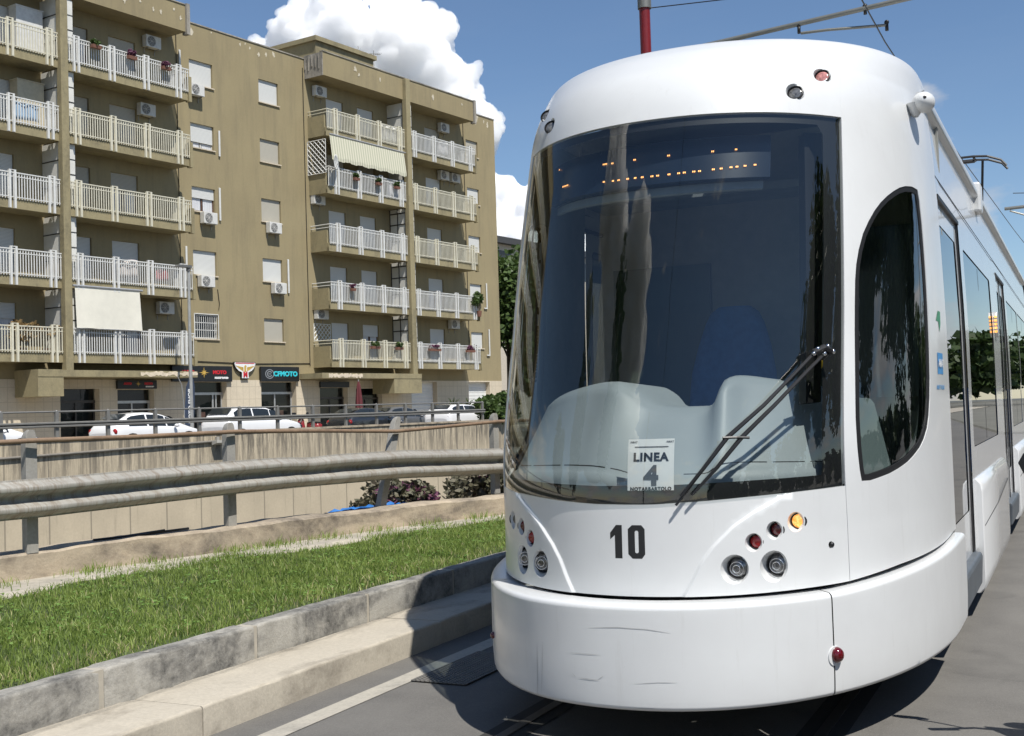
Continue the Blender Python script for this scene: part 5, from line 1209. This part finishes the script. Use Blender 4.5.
# wiper: two parallel arms
FWp = lambda d: OFF(bodyS, -d)
def wp(U, V, d): q = FWp(d)(np.array([U]), np.array([V]))[0]-np.array(TO); return tuple(q)
wiper = obj('wiper', G().tube([wp(.925,1.80,.005), wp(.92,1.815,.045)], .022, 12), BLACK, tram, smooth=True)
for (pts_, nm) in (([(.845,1.795),(.75,1.70),(.62,1.57),(.459,1.43),(.36,1.30),(.262,1.185)],'arm'),([(.905,1.80),(.80,1.70),(.67,1.57),(.521,1.428),(.42,1.305),(.312,1.190)],'arm')):
    g = G(); g.tube([wp(u, v, .050 if i < 4 else .04-.012*(i-4)) for i, (u, v) in enumerate(pts_)], [.008,.0085,.0095,.011,.009,.006], 8); obj(nm, g, BLACK, wiper, smooth=True)
g = G(); g.tube([wp(.44,1.430,.055), wp(.50,1.430,.06), wp(.555,1.428,.055)], .007, 6); obj('cross_link', g, BLACK, wiper)
g = G(); rows = []
for i in range(21): f = i/20; rows.append(wp(.40-.16*f, 1.345-.20*f, .022))
g.tube(rows, .006, 6); obj('blade', g, BLACK, wiper)
for u, v in ((.845,1.80),(.865,1.822),(.915,1.835),(.945,1.81),(.90,1.80)):
    g = G(); p = Vector(wp(u, v, .062)); g.ball(tuple(p), .011,.011,.011,10,6); obj('pivot_nut', g, CHROME, wiper, smooth='all')
g = G(); g.tube([wp(.845,1.805,.055), wp(.90,1.83,.058), wp(.945,1.812,.055)], .016, 8); obj('bracket', g, BLACK, wiper)

# side camera pod
g = G(); rows = []
for z, r_, dx in ((-.085,.004,-.045),(-.06,.024,-.03),(-.03,.042,-.012),(.0,.052,0),(.03,.054,.0),(.05,.038,-.01),(.062,.012,-.02)): rows.append([(r_*cos(a)+dx, r_*1.5*sin(a), z) for a in np.linspace(0,2*pi,20,endpoint=False)])
for sg in (1,):
    g = G(); g.ball((1.185,1.86,3.225), .062,.085,.058,20,14); pod = obj('camera_pod', g, WHITE, tram, smooth='all')
    g = G(); g.loft([[(1.14+r_*cos(a), 1.86+r_*1.4*sin(a), z) for a in np.linspace(0,2*pi,16,endpoint=False)] for z, r_ in ((3.15,.015),(3.18,.035),(3.22,.05))], True); obj('pod_base', g, WHITE, pod, smooth='all')
    g = G(); g.ball((1.20,1.782,3.235), .010,.008,.010,8,6); obj('camera_lens', g, BLACK, pod)

# ---- passenger module(s): cross section follows the head
def sideX(z): return float(np.interp(z, [.2,1.18,2.1,3.0,3.15,3.30], [1.190,1.190,1.186,1.158,1.142,1.130]))
def rrect(y0, y1, z0, z1, r=.05):
    out = []
    for cx, cz, a0 in ((y1-r,z0+r,-pi/2),(y1-r,z1-r,0),(y0+r,z1-r,pi/2),(y0+r,z0+r,pi)):
        for k in range(4): a = a0+k*pi/6; out.append((cx+r*cos(a), cz+r*sin(a)))
    return out
MODS = [(7.59, 20.6), (21.4, 27.6), (28.4, 38.5)]
layout = {0: dict(doors=[(7.68,9.02),(13.05,14.45)], wins=[(9.28,12.05),(14.75,17.2),(17.3,19.9)], skirts=[(9.22,12.35),(14.7,20.4)]),
          1: dict(doors=[(24.0,25.4)], wins=[(21.8,23.8),(25.7,27.3)], skirts=[(21.6,23.9),(25.6,27.4)]),
          2: dict(doors=[(30.0,31.4),(35.0,36.4)], wins=[(28.8,29.8),(31.7,34.7)], skirts=[(31.6,34.9)])}
for mi, (ya, yb) in enumerate(MODS):
    L = layout[mi]
    for sg in (-1, 1):
        def FS(Y, Z, sg=sg, dx=0.):
            Y = np.asarray(Y, float); Z = np.asarray(Z, float)+0*Y; return np.stack([TC+sg*(np.interp(Z, [.2,1.18,2.1,3.0,3.15,3.30], [1.190,1.190,1.186,1.158,1.142,1.130])+dx), Y, Z], -1)
        doors = [[(a,.46),(b,.46),(b,2.82),(a,2.82)] for a, b in L['doors']]; wins = [rrect(a, b, 1.22, 2.66) for a, b in L['wins']]
        def flat(nm, poly, mat, holes=(), dx=0., step=.3, par=tram):
            vc, fs = fill(poly, holes, (), step, .3); P = FS(vc[:,0], vc[:,1], dx=dx)-np.array(TO); g = G(); g.v = [tuple(p) for p in P]; g.f = fs; return obj(nm, g, mat, par, smooth='all')
        flat('side_wall', [(ya,.50),(yb,.50),(yb,3.30),(ya,3.30)], WSIDE, doors+wins, step=.6)
        g = G(); g.box(ya-5.1, yb-5.1, -.02, .006, 0, .006); xf(g, lambda x,y,z: (sg*(sideX(2.935)+.001)-y*0, x, 2.93+z)); 
        g = G(); g.tube([(sg*(sideX(2.93)-.001), ya-5.1, 2.93), (sg*(sideX(2.93)-.001), yb-5.1, 2.93)], .0028, 4); obj('waist_seam', g, GAPBLACK, tram)
        for a, b in L['doors']:
            m = (a+b)/2; gs = [(a+.16,b-.16)] if (mi, a) == (0, 7.68) else [(a+.12,m-.05),(m+.05,b-.12)]; dl = flat('door', [(a+.03,.48),(b-.03,.48),(b-.03,2.80),(a+.03,2.80)], WSIDE, [rrect(p_,q_,.80,2.66,.04) for p_, q_ in gs], dx=-.016)
            [flat('door_glass', rrect(p_-.02,q_+.02,.78,2.68,.04), DGLASS, dx=-.020, par=dl) for p_, q_ in gs]
            g = G()
            for q, w_ in (((a+.012,.004),(b-.03,.030)) if len(gs) == 1 else ((a+.012,.008),(b-.012,.012),(m,.010))): g.loft([[(sg*(sideX(z)-.014), q-5.1-w_, z), (sg*(sideX(z)-.006), q-5.1, z), (sg*(sideX(z)-.014), q-5.1+w_, z)] for z in (.47,1.2,2.1,2.81)])
            g.box(sg*1.15-.02, sg*1.15+.02, a-5.1, b-5.1, 2.80, 2.825); obj('door_seal', g, BLACK, dl)
            g = G(); g.prism([(1.02,.50),(1.225,.50),(1.235,.47),(1.225,.28),(1.18,.26),(1.02,.26)], lambda p,q: (sg*p, a-5.1, q), lambda p,q: (sg*p, b-5.1, q)); obj('door_sill', g, STEELGREY, tram, bevel=.01)
        for (a, b), wpoly in zip(L['wins'], wins):
            flat('side_glass', wpoly, DGLASS, dx=-.006)
            g = G(); 
            for q in (a+(b-a)*.5,): g.loft([[(sg*(sideX(z)-.003), q-5.1-.012, z), (sg*(sideX(z)-.003), q-5.1+.012, z)] for z in (1.24,2.64)])
            obj('glass_divider', g, BLACK, tram)
        for a, b in L['skirts']:
            g = G(); sec = [(1.19,.995),(1.205,.99),(1.235,.955),(1.242,.90),(1.242,.30),(1.235,.22),(1.20,.18),(1.15,.18)]
            rows = []
            for yv, e in ((a,.012),(a+.02,0),(b-.02,0),(b,.012)): rows.append([(sg*(p-e), yv-5.1, q) for p, q in sec])
            g.loft(rows); g.add(rows[0], [tuple(range(len(sec)))]); g.add(rows[-1], [tuple(range(len(sec)))]); sk = obj('skirt_panel', g, WSIDE, tram, smooth=True)
            g = G(); g.tube([(sg*1.2435, a-5.1+.03, .66),(sg*1.2435, (a+b)/2-5.1, .70),(sg*1.2435, b-5.1-.05,.80)], .003, 4); obj('panel_joint', g, GAPBLACK, sk)
        # gutter and roof edge
        g = G(); g.loft([[(sg*p, yv-5.1, q) for p, q in ((1.13,3.29),(1.165,3.31),(1.172,3.35),(1.15,3.385),(1.118,3.375))] for yv in (ya+ (.0 if mi else -.25), yb)]); obj('gutter', g, WHITE, tram, smooth='all')
        if mi == 0:
            for yq in (11.2,): g = G(); g.box(sg*1.15-.04, sg*1.15+.04, yq-5.1-.12, yq-5.1+.12, 3.18, 3.44); obj('gutter_bracket', g, WHITE, tram, bevel=.02)
            g = G(); g.prism([(12.30,2.14),(12.44,2.14),(12.48,2.19),(12.48,2.33),(12.44,2.38),(12.30,2.38),(12.26,2.33),(12.26,2.19)], lambda p,q: (sg*1.17, p-5.1, q), lambda p,q: (sg*1.212, p-5.1, q)); ml = obj('side_marker_lamp', g, ALU, tram, bevel=.01)
            g = G()
            for r_i in range(5): g.box(sg*1.1975-.012, sg*1.1975+.012, 7.156, 7.1605, 2.18+r_i*.035, 2.20+r_i*.035)
            obj('amber_leds', g, AMBER, ml)
    g = G(); n = 16; rows = []
    for yv in (ya, yb): rows.append([(1.125*cos(a)*(1 if abs(cos(a)) < .7 else 1), yv-5.1, 3.37+.16*sin(a)**.7) for a in np.linspace(0.0001, pi-.0001, n)])
    g.loft(rows); g.loft([[(x*.84, (ya+yb)/2-5.1+(yy-.5)*(yb-ya-1.5), z) for x, z in ((-1.0,3.45),(-.98,3.62),(-.8,3.68),(.8,3.68),(.98,3.62),(1.0,3.45))] for yy in (0,1)]); obj('roof', g, WHITE, tram, smooth=True)
    g = G(); g.box(-1.13,1.13,ya-5.1+.02,yb-5.1-.02,.55,.60); obj('floor', g, CABDARK, tram); 
    g = G(); g.box(-1.10,1.10,ya-5.1+.02,yb-5.1-.02,2.95,3.0); obj('ceiling', g, CABGREY, tram)
    y = ya-5.1+2
    while y < yb-5.1-1:
        for x in (-.85,-.45,.45,.85):
            g = G(); g.prism([(y,.95),(y+.42,.95),(y+.50,1.65),(y+.42,1.66),(y+.36,1.05),(y,1.05)], lambda a,b: (x-.19,a,b), lambda a,b: (x+.19,a,b)); obj('passenger_seat', g, SEATBLUE, tram)
        y += 1.2
    for k in range(3):
        g = G(); g.tube([(0.0, ya-5.1+2.2+k*3.4 if ya-5.1+2.2+k*3.4 < yb-5.2 else yb-5.3, .6),(0.0, min(ya-5.1+2.2+k*3.4, yb-5.3), 2.95)], .018, 8); obj('grab_pole', g, simple('yellow_pole', (.6,.42,.03), .4), tram)
for ya, yb in ((20.6,21.4),(27.6,28.4)):
    g = G(); rows = []
    for i in range(17): e = .0 if i % 2 else .06; yv = ya+(yb-ya)*i/16-5.1; rows.append([(p, yv, q) for p, q in ((-1.12+e,.45),(-1.12+e,3.2-e),(-.95,3.40-e),(.95,3.40-e),(1.12-e,3.2-e),(1.12-e,.45))])
    g.loft(rows); obj('bellows', g, simple('grey_bellows', (.05,.05,.055), .8), tram)
# bogies and wheels under the modules
for yb_ in (10.8, 17.0, 24.6, 33.0):
    for dy in (-.9,.9):
        for sg in (-1,1):
            g = G(); g.tube([(sg*.67, yb_+dy-5.1,.31),(sg*.78, yb_+dy-5.1,.31)], .30, 24); obj('wheel', g, STEELGREY, tram)
    g = G(); g.box(-.9,.9,yb_-6.5,yb_-3.7,.22,.50); obj('bogie_frame', g, GAPBLACK, tram)
# operator marks on the cheek panel (frame of the side: y along, z up)
def mark(geo, m, yc, zc, nm):
    def f(x, y, z):
        U_, z_ = yc+x/1.16, zc+y; q = OFF(bodyS, -.002)(np.array([U_]), np.array([float(np.interp(z_, ZK, VK))]))[0]-np.array(TO); return tuple(q)
    return obj(nm, xf(geo, f), m, tram, fixn=False)
g = G()
g.add([(-.07,.0,0),(-.01,.06,0),(.07,.06,0),(.07,-.01,0),(.02,-.06,0),(0,-.0,0)], [(0,1,2,5),(2,3,4,5)]); mark(g, simple('green_mark', (.03,.22,.10), .4), 2.0, 2.02, 'green_emblem')
g = G(); g.add([(-.09,-.06,0),(.09,-.06,0),(.09,.06,0),(-.09,.06,0)], [(0,1,2,3)]); mark(g, simple('blue_mark', (.06,.25,.52), .4), 2.02, 1.78, 'blue_emblem')
mark(text_geo('AMAT', .060, .002), SIGNWHT, 2.02, 1.78, 'emblem_lettering'); 
for o in tram.children:
    if o.name.startswith('emblem_lettering'):
        for v in o.data.vertices: v.co.x += .004; v.co.y -= .001
mark(text_geo('AMAT PALERMO', .035, .001), simple('blue_letters', (.10,.30,.55), .4), 2.02, 1.645, 'operator_lettering')

# pantograph
pn = obj('pantograph', G().box(-.55,.55,14.6,15.9,3.68,3.78), STEEL, tram)
g = G(); hz, hy = 5.42, 15.6
for dy in (-.16, .16): g.tube([(-.98,hy+dy,hz-.20),(-.90,hy+dy,hz-.10),(-.70,hy+dy,hz-.02),(-.5,hy+dy,hz),(.5,hy+dy,hz),(.70,hy+dy,hz-.02),(.90,hy+dy,hz-.10),(.98,hy+dy,hz-.20)], .02, 6)
for x in (-.5,.5): g.tube([(x,hy-.16,hz-.02),(x,hy+.16,hz-.02)], .02, 6)
g.tube([(-.5,hy,hz-.05),(.5,hy,hz-.05)], .03, 6); obj('collector_head', g, BLACK, pn)
g = G(); g.tube([(.0,hy,hz-.06),(.0,16.9,4.55)], .03, 6); g.tube([(.05,16.9,4.55),(.05,15.0,3.78)], .04, 6); g.tube([(.62,hy,hz-.05),(.55,hy+.3,4.5),(.45,hy-.2,3.8)], .022, 6); g.tube([(-.1,16.9,4.55),(-.1,14.9,3.78)], .02, 5); obj('arm', g, BLACK, pn)

# ------------------------------------------------------------------ overhead line
pole = thing('catenary_pole', 'dark catenary pole with a bracket arm, mirrored in the windscreen', 'pole', (-3.3,-6.2,.3))
g = G(); g.tube([(0,0,0),(0,0,8.6)], .07, 12); obj('shaft', g, BLACK, pole); g = G(); g.tube([(0,0,5.6),(1.6,0,5.75),(3.1,0,5.7)], .035, 8); g.tube([(0,0,7.4),(1.9,0,5.8)], .015, 5); obj('arm', g, BLACK, pole)
pole = thing('catenary_pole', 'dark red catenary pole rising behind the tram roof', 'pole', (-4.34,13.0,.2))
g = G(); g.tube([(0,0,0),(0,0,7.5)], .062, 16); obj('shaft', g, REDPOLE, pole, smooth=True)
for z in (5.93,): 
    g = G(); g.tube([(0,0,z),(0,0,z+.05 if z < 5.5 else z+.12)], .078, 16); obj('clamp', g, GALV, pole, smooth=True)
arm = thing('bracket_arm', 'grey tubular bracket arm carrying the contact wire over the tram roof', 'bracket arm', (-4.20,13.0,5.70))
g = G(); g.tube([(0,0,-.26),(.64,0,-.07),(3.07,0,.50-.43),(4.6,0,.33)], .028, 10)
g.v = []; g.f = []; g.tube([(-.08,0,-.22),(.50,0,-.11),(2.9,0,.055),(4.4,0,.17)], .027, 10); obj('tube', g, GALV, arm, smooth=True)
g = G(); g.tube([(1.62,0,-.14),(1.9,0,-.15),(2.50,.1,-.17)], .016, 8); obj('steady_arm', g, GALV, arm, smooth=True)
for p in ((1.60,0,-.05),(2.50,.1,-.14),(2.30,0,.04)):
    g = G(); g.tube([p,(p[0],p[1],p[2]-.09)], .018, 8); g.ball(p, .026,.026,.026,8,6); obj('insulator', g, BLACK, arm, smooth='all')
def wire(name, pts_, r_, label, cat='wire'):
    o = thing(name, label, cat, pts_[0]); g = G(); q = [Vector(p)-Vector(pts_[0]) for p in pts_]; g.tube(q, r_, 6); obj('strand', g, BLACK, o); return o
wire('contact_wire', [(-1.2,-60,5.6),(-1.70,-6,5.50),(-1.78,12.0,5.485),(-1.777,13.5,5.468),(-1.625,20.7,5.47),(-1.25,30,5.35),(-.6,46,5.3)], .008, 'black contact wire running along above the tram to the pantograph')
wire('span_wire', [(-4.3,13.0,6.13),(-3.0,13,6.05),(-1.83,13,6.0),(-1.5,13,5.95),(6,13,6.9)], .006, 'thin span wire crossing the sky above the bracket arm')
wire('span_wire', [(-1.0,24,5.3),(2.5,24,5.0),(8,24,4.8)], .008, 'pale thin wire crossing low above the rear of the tram')
t = thing('bracket_arm', 'far bracket arm crossing above the rear cars of the tram', 'bracket arm', (8,27.0,0)); g = G(); g.tube([(0,0,0),(0,0,7)], .08, 10); g.tube([(0,0,5.70),(-9.3,0,5.45)], .035, 8); g.tube([(-9.2,0,5.40),(-8.9,0,5.28),(-8.55,0,5.28)], .02, 6); obj('tube', g, GALV, t)

# ------------------------------------------------------------------ clouds
def cumulus(name, label, centre, blobs, vox, mat, seed=0, amp=(9,4)):
    g = G(); r = random.Random(seed)
    for (x, y, z, R_) in blobs:
        g.ball((x, y, z), R_, R_, R_*.9, 16, 10)
        for k in range(30):
            v = Vector((r.gauss(0,1), r.gauss(0,1), r.gauss(.25,1))).normalized(); q = R_*r.uniform(.16,.42); c_ = Vector((x+v.x*R_*.9, y+v.y*R_*.9, z+v.z*R_*.82))
            g.ball(tuple(c_), q, q, q*.9, 12, 8)
            for k2 in range(9):
                u = Vector((r.gauss(0,1), r.gauss(0,1), r.gauss(.2,1))).normalized(); q2 = q*r.uniform(.25,.5); c2 = c_+u*q*.9; g.ball(tuple(c2), q2, q2, q2*.9, 8, 6)
    o = obj(name, g, mat, None, fixn=False); o.location = centre
    m = o.modifiers.new('r','REMESH'); m.mode = 'VOXEL'; m.voxel_size = vox; m.use_smooth_shade = True
    for i, (sc_, am, ty) in enumerate(((34,amp[0],'VORONOI'),(13,amp[1],'CLOUDS'),(5,amp[1]*.42,'CLOUDS'))):
        tx = bpy.data.textures.new(name+str(i), ty); tx.noise_scale = sc_
        if ty == 'CLOUDS': tx.noise_depth = 3
        d = o.modifiers.new('d%d'%i, 'DISPLACE'); d.texture = tx; d.strength = am*(-1 if ty == 'VORONOI' else 1); d.mid_level = .5; d.texture_coords = 'LOCAL'
    return tag(o, label, 'cloud')
s = N('cloud_white'); pv = s.n('VolumeScatter', Density=.15, Anisotropy=.1); pv.inputs['Color'].default_value = (1,1,1,1); s.l(pv.outputs[0], s.out.inputs[1]); CLOUD = s.m
cumulus('cloud', 'large bright white cumulus cloud rising behind the flat roofs', (-608,1000,316),
    [(x*1.14, y, z*1.12, R_*1.13) for x, y, z, R_ in [(-5,0,42,52),(-48,0,44,46),(-95,10,42,30),(-118,20,25,22),(26,-5,26,44),(58,0,0,30),(76,5,-22,20),(-20,30,-30,76),(40,30,-40,46),(-90,30,-30,50),(-25,-10,78,26),(12,-5,66,24),(-70,0,72,22),(-122,0,52,14),(45,0,42,20)]], 1.7, CLOUD, 3, (9,7))
cumulus('cloud', 'greyer low cloud between the apartment block and the tram', (-838,1700,205),
    [(0,0,0,110),(60,0,30,90),(-70,0,60,70),(20,0,95,60),(90,0,80,60),(-20,0,-90,130),(110,20,-60,120)], 5, CLOUD, 8, (14,8))
def dirp(az, el, D): a, e = radians(az), radians(el); return Vector((sin(a)*cos(e), cos(a)*cos(e), sin(e)))*D
cb = []
for az, el, R_ in ((-128,42,46),(-132,44,44),(-141,42,40),(-146,40,42),(-137,44,40),(-153,45,42),(-149,42,40),(-159,42,34),(-136,28,70),(-137,36,62),(-134,41,44),(-140,33,66),(-141,24,80),(-131,24,66),(-154,28,66),(-153,36,60),(-156,41,42),(-150,40,40),(-158,32,60),(-151,24,80),(-160,22,70),(-128,18,70),(-140,15,90),(-152,15,90)):
    p = dirp(az, el-1.5, 800); cb.append((p.x, p.y, p.z, R_*1.3))
cumulus('cloud', 'towering cumulus cloud mirrored in the windscreen', (0,0,0), cb, 7, CLOUD, 5, (18,9))

# ------------------------------------------------------------------ sky, sun, camera
sc = bpy.context.scene
SUN = Vector((1.05,-.66,2.05)).normalized(); EL = math.asin(SUN.z); AZ = math.atan2(SUN.x, SUN.y)
w = bpy.data.worlds.new('World'); sc.world = w; w.use_nodes = True; nt = w.node_tree; nt.nodes.clear()
out = nt.nodes.new('ShaderNodeOutputWorld'); bg = nt.nodes.new('ShaderNodeBackground'); bg.inputs[1].default_value = .092
sky = nt.nodes.new('ShaderNodeTexSky'); sky.sky_type = 'NISHITA'; sky.sun_disc = False; sky.sun_elevation = EL; sky.sun_rotation = AZ; sky.dust_density = .05; sky.ozone_density = 5.0; sky.air_density = 1.0; sky.altitude = 50
def wn(t, **k):
    n = nt.nodes.new('ShaderNode'+t)
    for a, b in k.items(): n.inputs[a].default_value = b
    return n
tc = wn('TexCoord'); mp = wn('Mapping'); mp.inputs['Scale'].default_value = (1,1,2.4); nt.links.new(tc.outputs['Generated'], mp.inputs[0])
nz = wn('TexNoise', Scale=5.5, Detail=9., Roughness=.55, Distortion=.15); nt.links.new(mp.outputs[0], nz.inputs[0])
sp = wn('SeparateXYZ'); nt.links.new(tc.outputs['Generated'], sp.inputs[0])
hr = nt.nodes.new('ShaderNodeValToRGB'); e = hr.color_ramp.elements; e[0].position = .0; e[0].color = (.22,.22,.22,1); e[1].position = .34; e[1].color = (-.10,)*3+(1,); m_ = e.new(.2); m_.color = (.16,.16,.16,1); nt.links.new(sp.outputs[2], hr.inputs[0])
ad = nt.nodes.new('ShaderNodeMath'); ad.operation = 'ADD'; nt.links.new(nz.outputs[0], ad.inputs[0]); nt.links.new(hr.outputs[0], ad.inputs[1])
cr_ = nt.nodes.new('ShaderNodeValToRGB'); cr_.color_ramp.elements[0].position = .66; cr_.color_ramp.elements[1].position = .78; nt.links.new(ad.outputs[0], cr_.inputs[0])
n2 = wn('TexNoise', Scale=11., Detail=8., Roughness=.6); nt.links.new(mp.outputs[0], n2.inputs[0])
cc = nt.nodes.new('ShaderNodeValToRGB'); cc.color_ramp.elements[0].position = .3; cc.color_ramp.elements[0].color = (3.6,3.9,4.4,1); cc.color_ramp.elements[1].position = .7; cc.color_ramp.elements[1].color = (6.8,6.9,7.1,1); nt.links.new(n2.outputs[0], cc.inputs[0])
wisp = wn('TexNoise', Scale=2.2, Detail=7., Roughness=.6, Distortion=.6); mp2 = wn('Mapping'); mp2.inputs['Scale'].default_value = (1,1,5); nt.links.new(tc.outputs['Generated'], mp2.inputs[0]); nt.links.new(mp2.outputs[0], wisp.inputs[0])
wr = nt.nodes.new('ShaderNodeValToRGB'); wr.color_ramp.elements[0].position = .45; wr.color_ramp.elements[1].position = .85; wr.color_ramp.elements[1].color = (.07,.07,.07,1); nt.links.new(wisp.outputs[0], wr.inputs[0])
mx1 = nt.nodes.new('ShaderNodeMix'); mx1.data_type = 'RGBA'; nt.links.new(wr.outputs[0], mx1.inputs[0]); nt.links.new(sky.outputs[0], mx1.inputs[6]); mx1.inputs[7].default_value = (5,5.4,6,1)
mx2 = nt.nodes.new('ShaderNodeMix'); mx2.data_type = 'RGBA'; nt.links.new(cr_.outputs[0], mx2.inputs[0]); nt.links.new(mx1.outputs[2], mx2.inputs[6]); nt.links.new(cc.outputs[0], mx2.inputs[7])
nt.links.new(mx2.outputs[2], bg.inputs[0]); nt.links.new(bg.outputs[0], out.inputs[0])

sl = bpy.data.lights.new('sun', 'SUN'); sl.energy = 4.9; sl.angle = radians(.53); sl.color = (1,.965,.905); so = bpy.data.objects.new('sun', sl); C.objects.link(so); so.rotation_euler = SUN.to_track_quat('Z','Y').to_euler()

cam = bpy.data.cameras.new('camera'); co = bpy.data.objects.new('camera', cam); C.objects.link(co); sc.camera = co
cam.sensor_width = 36; cam.lens = 1200/1024*36; cam.clip_start = .05; cam.clip_end = 6000
yaw, pit, rol = radians(25.3566), radians(1.9402), radians(1.7756)
fw = Vector((-sin(yaw)*cos(pit), cos(yaw)*cos(pit), sin(pit))); r0 = Vector((cos(yaw), sin(yaw), 0)); u0 = r0.cross(fw)
rr = r0*cos(rol)-u0*sin(rol); uu = u0*cos(rol)+r0*sin(rol)
mt = Matrix((rr, uu, -fw)).transposed().to_4x4(); mt.translation = Vector((0,0,1.6)); co.matrix_world = mt
vs = sc.view_settings; vs.view_transform = 'Standard'; vs.look = 'None'; vs.exposure = 0.27; vs.gamma = 1; vs.use_curve_mapping = False
sc.cycles.use_denoising = True; sc.cycles.max_bounces = 36; sc.cycles.diffuse_bounces = 4; sc.cycles.glossy_bounces = 5; sc.cycles.transmission_bounces = 8; sc.cycles.volume_bounces = 34; sc.cycles.transparent_max_bounces = 16
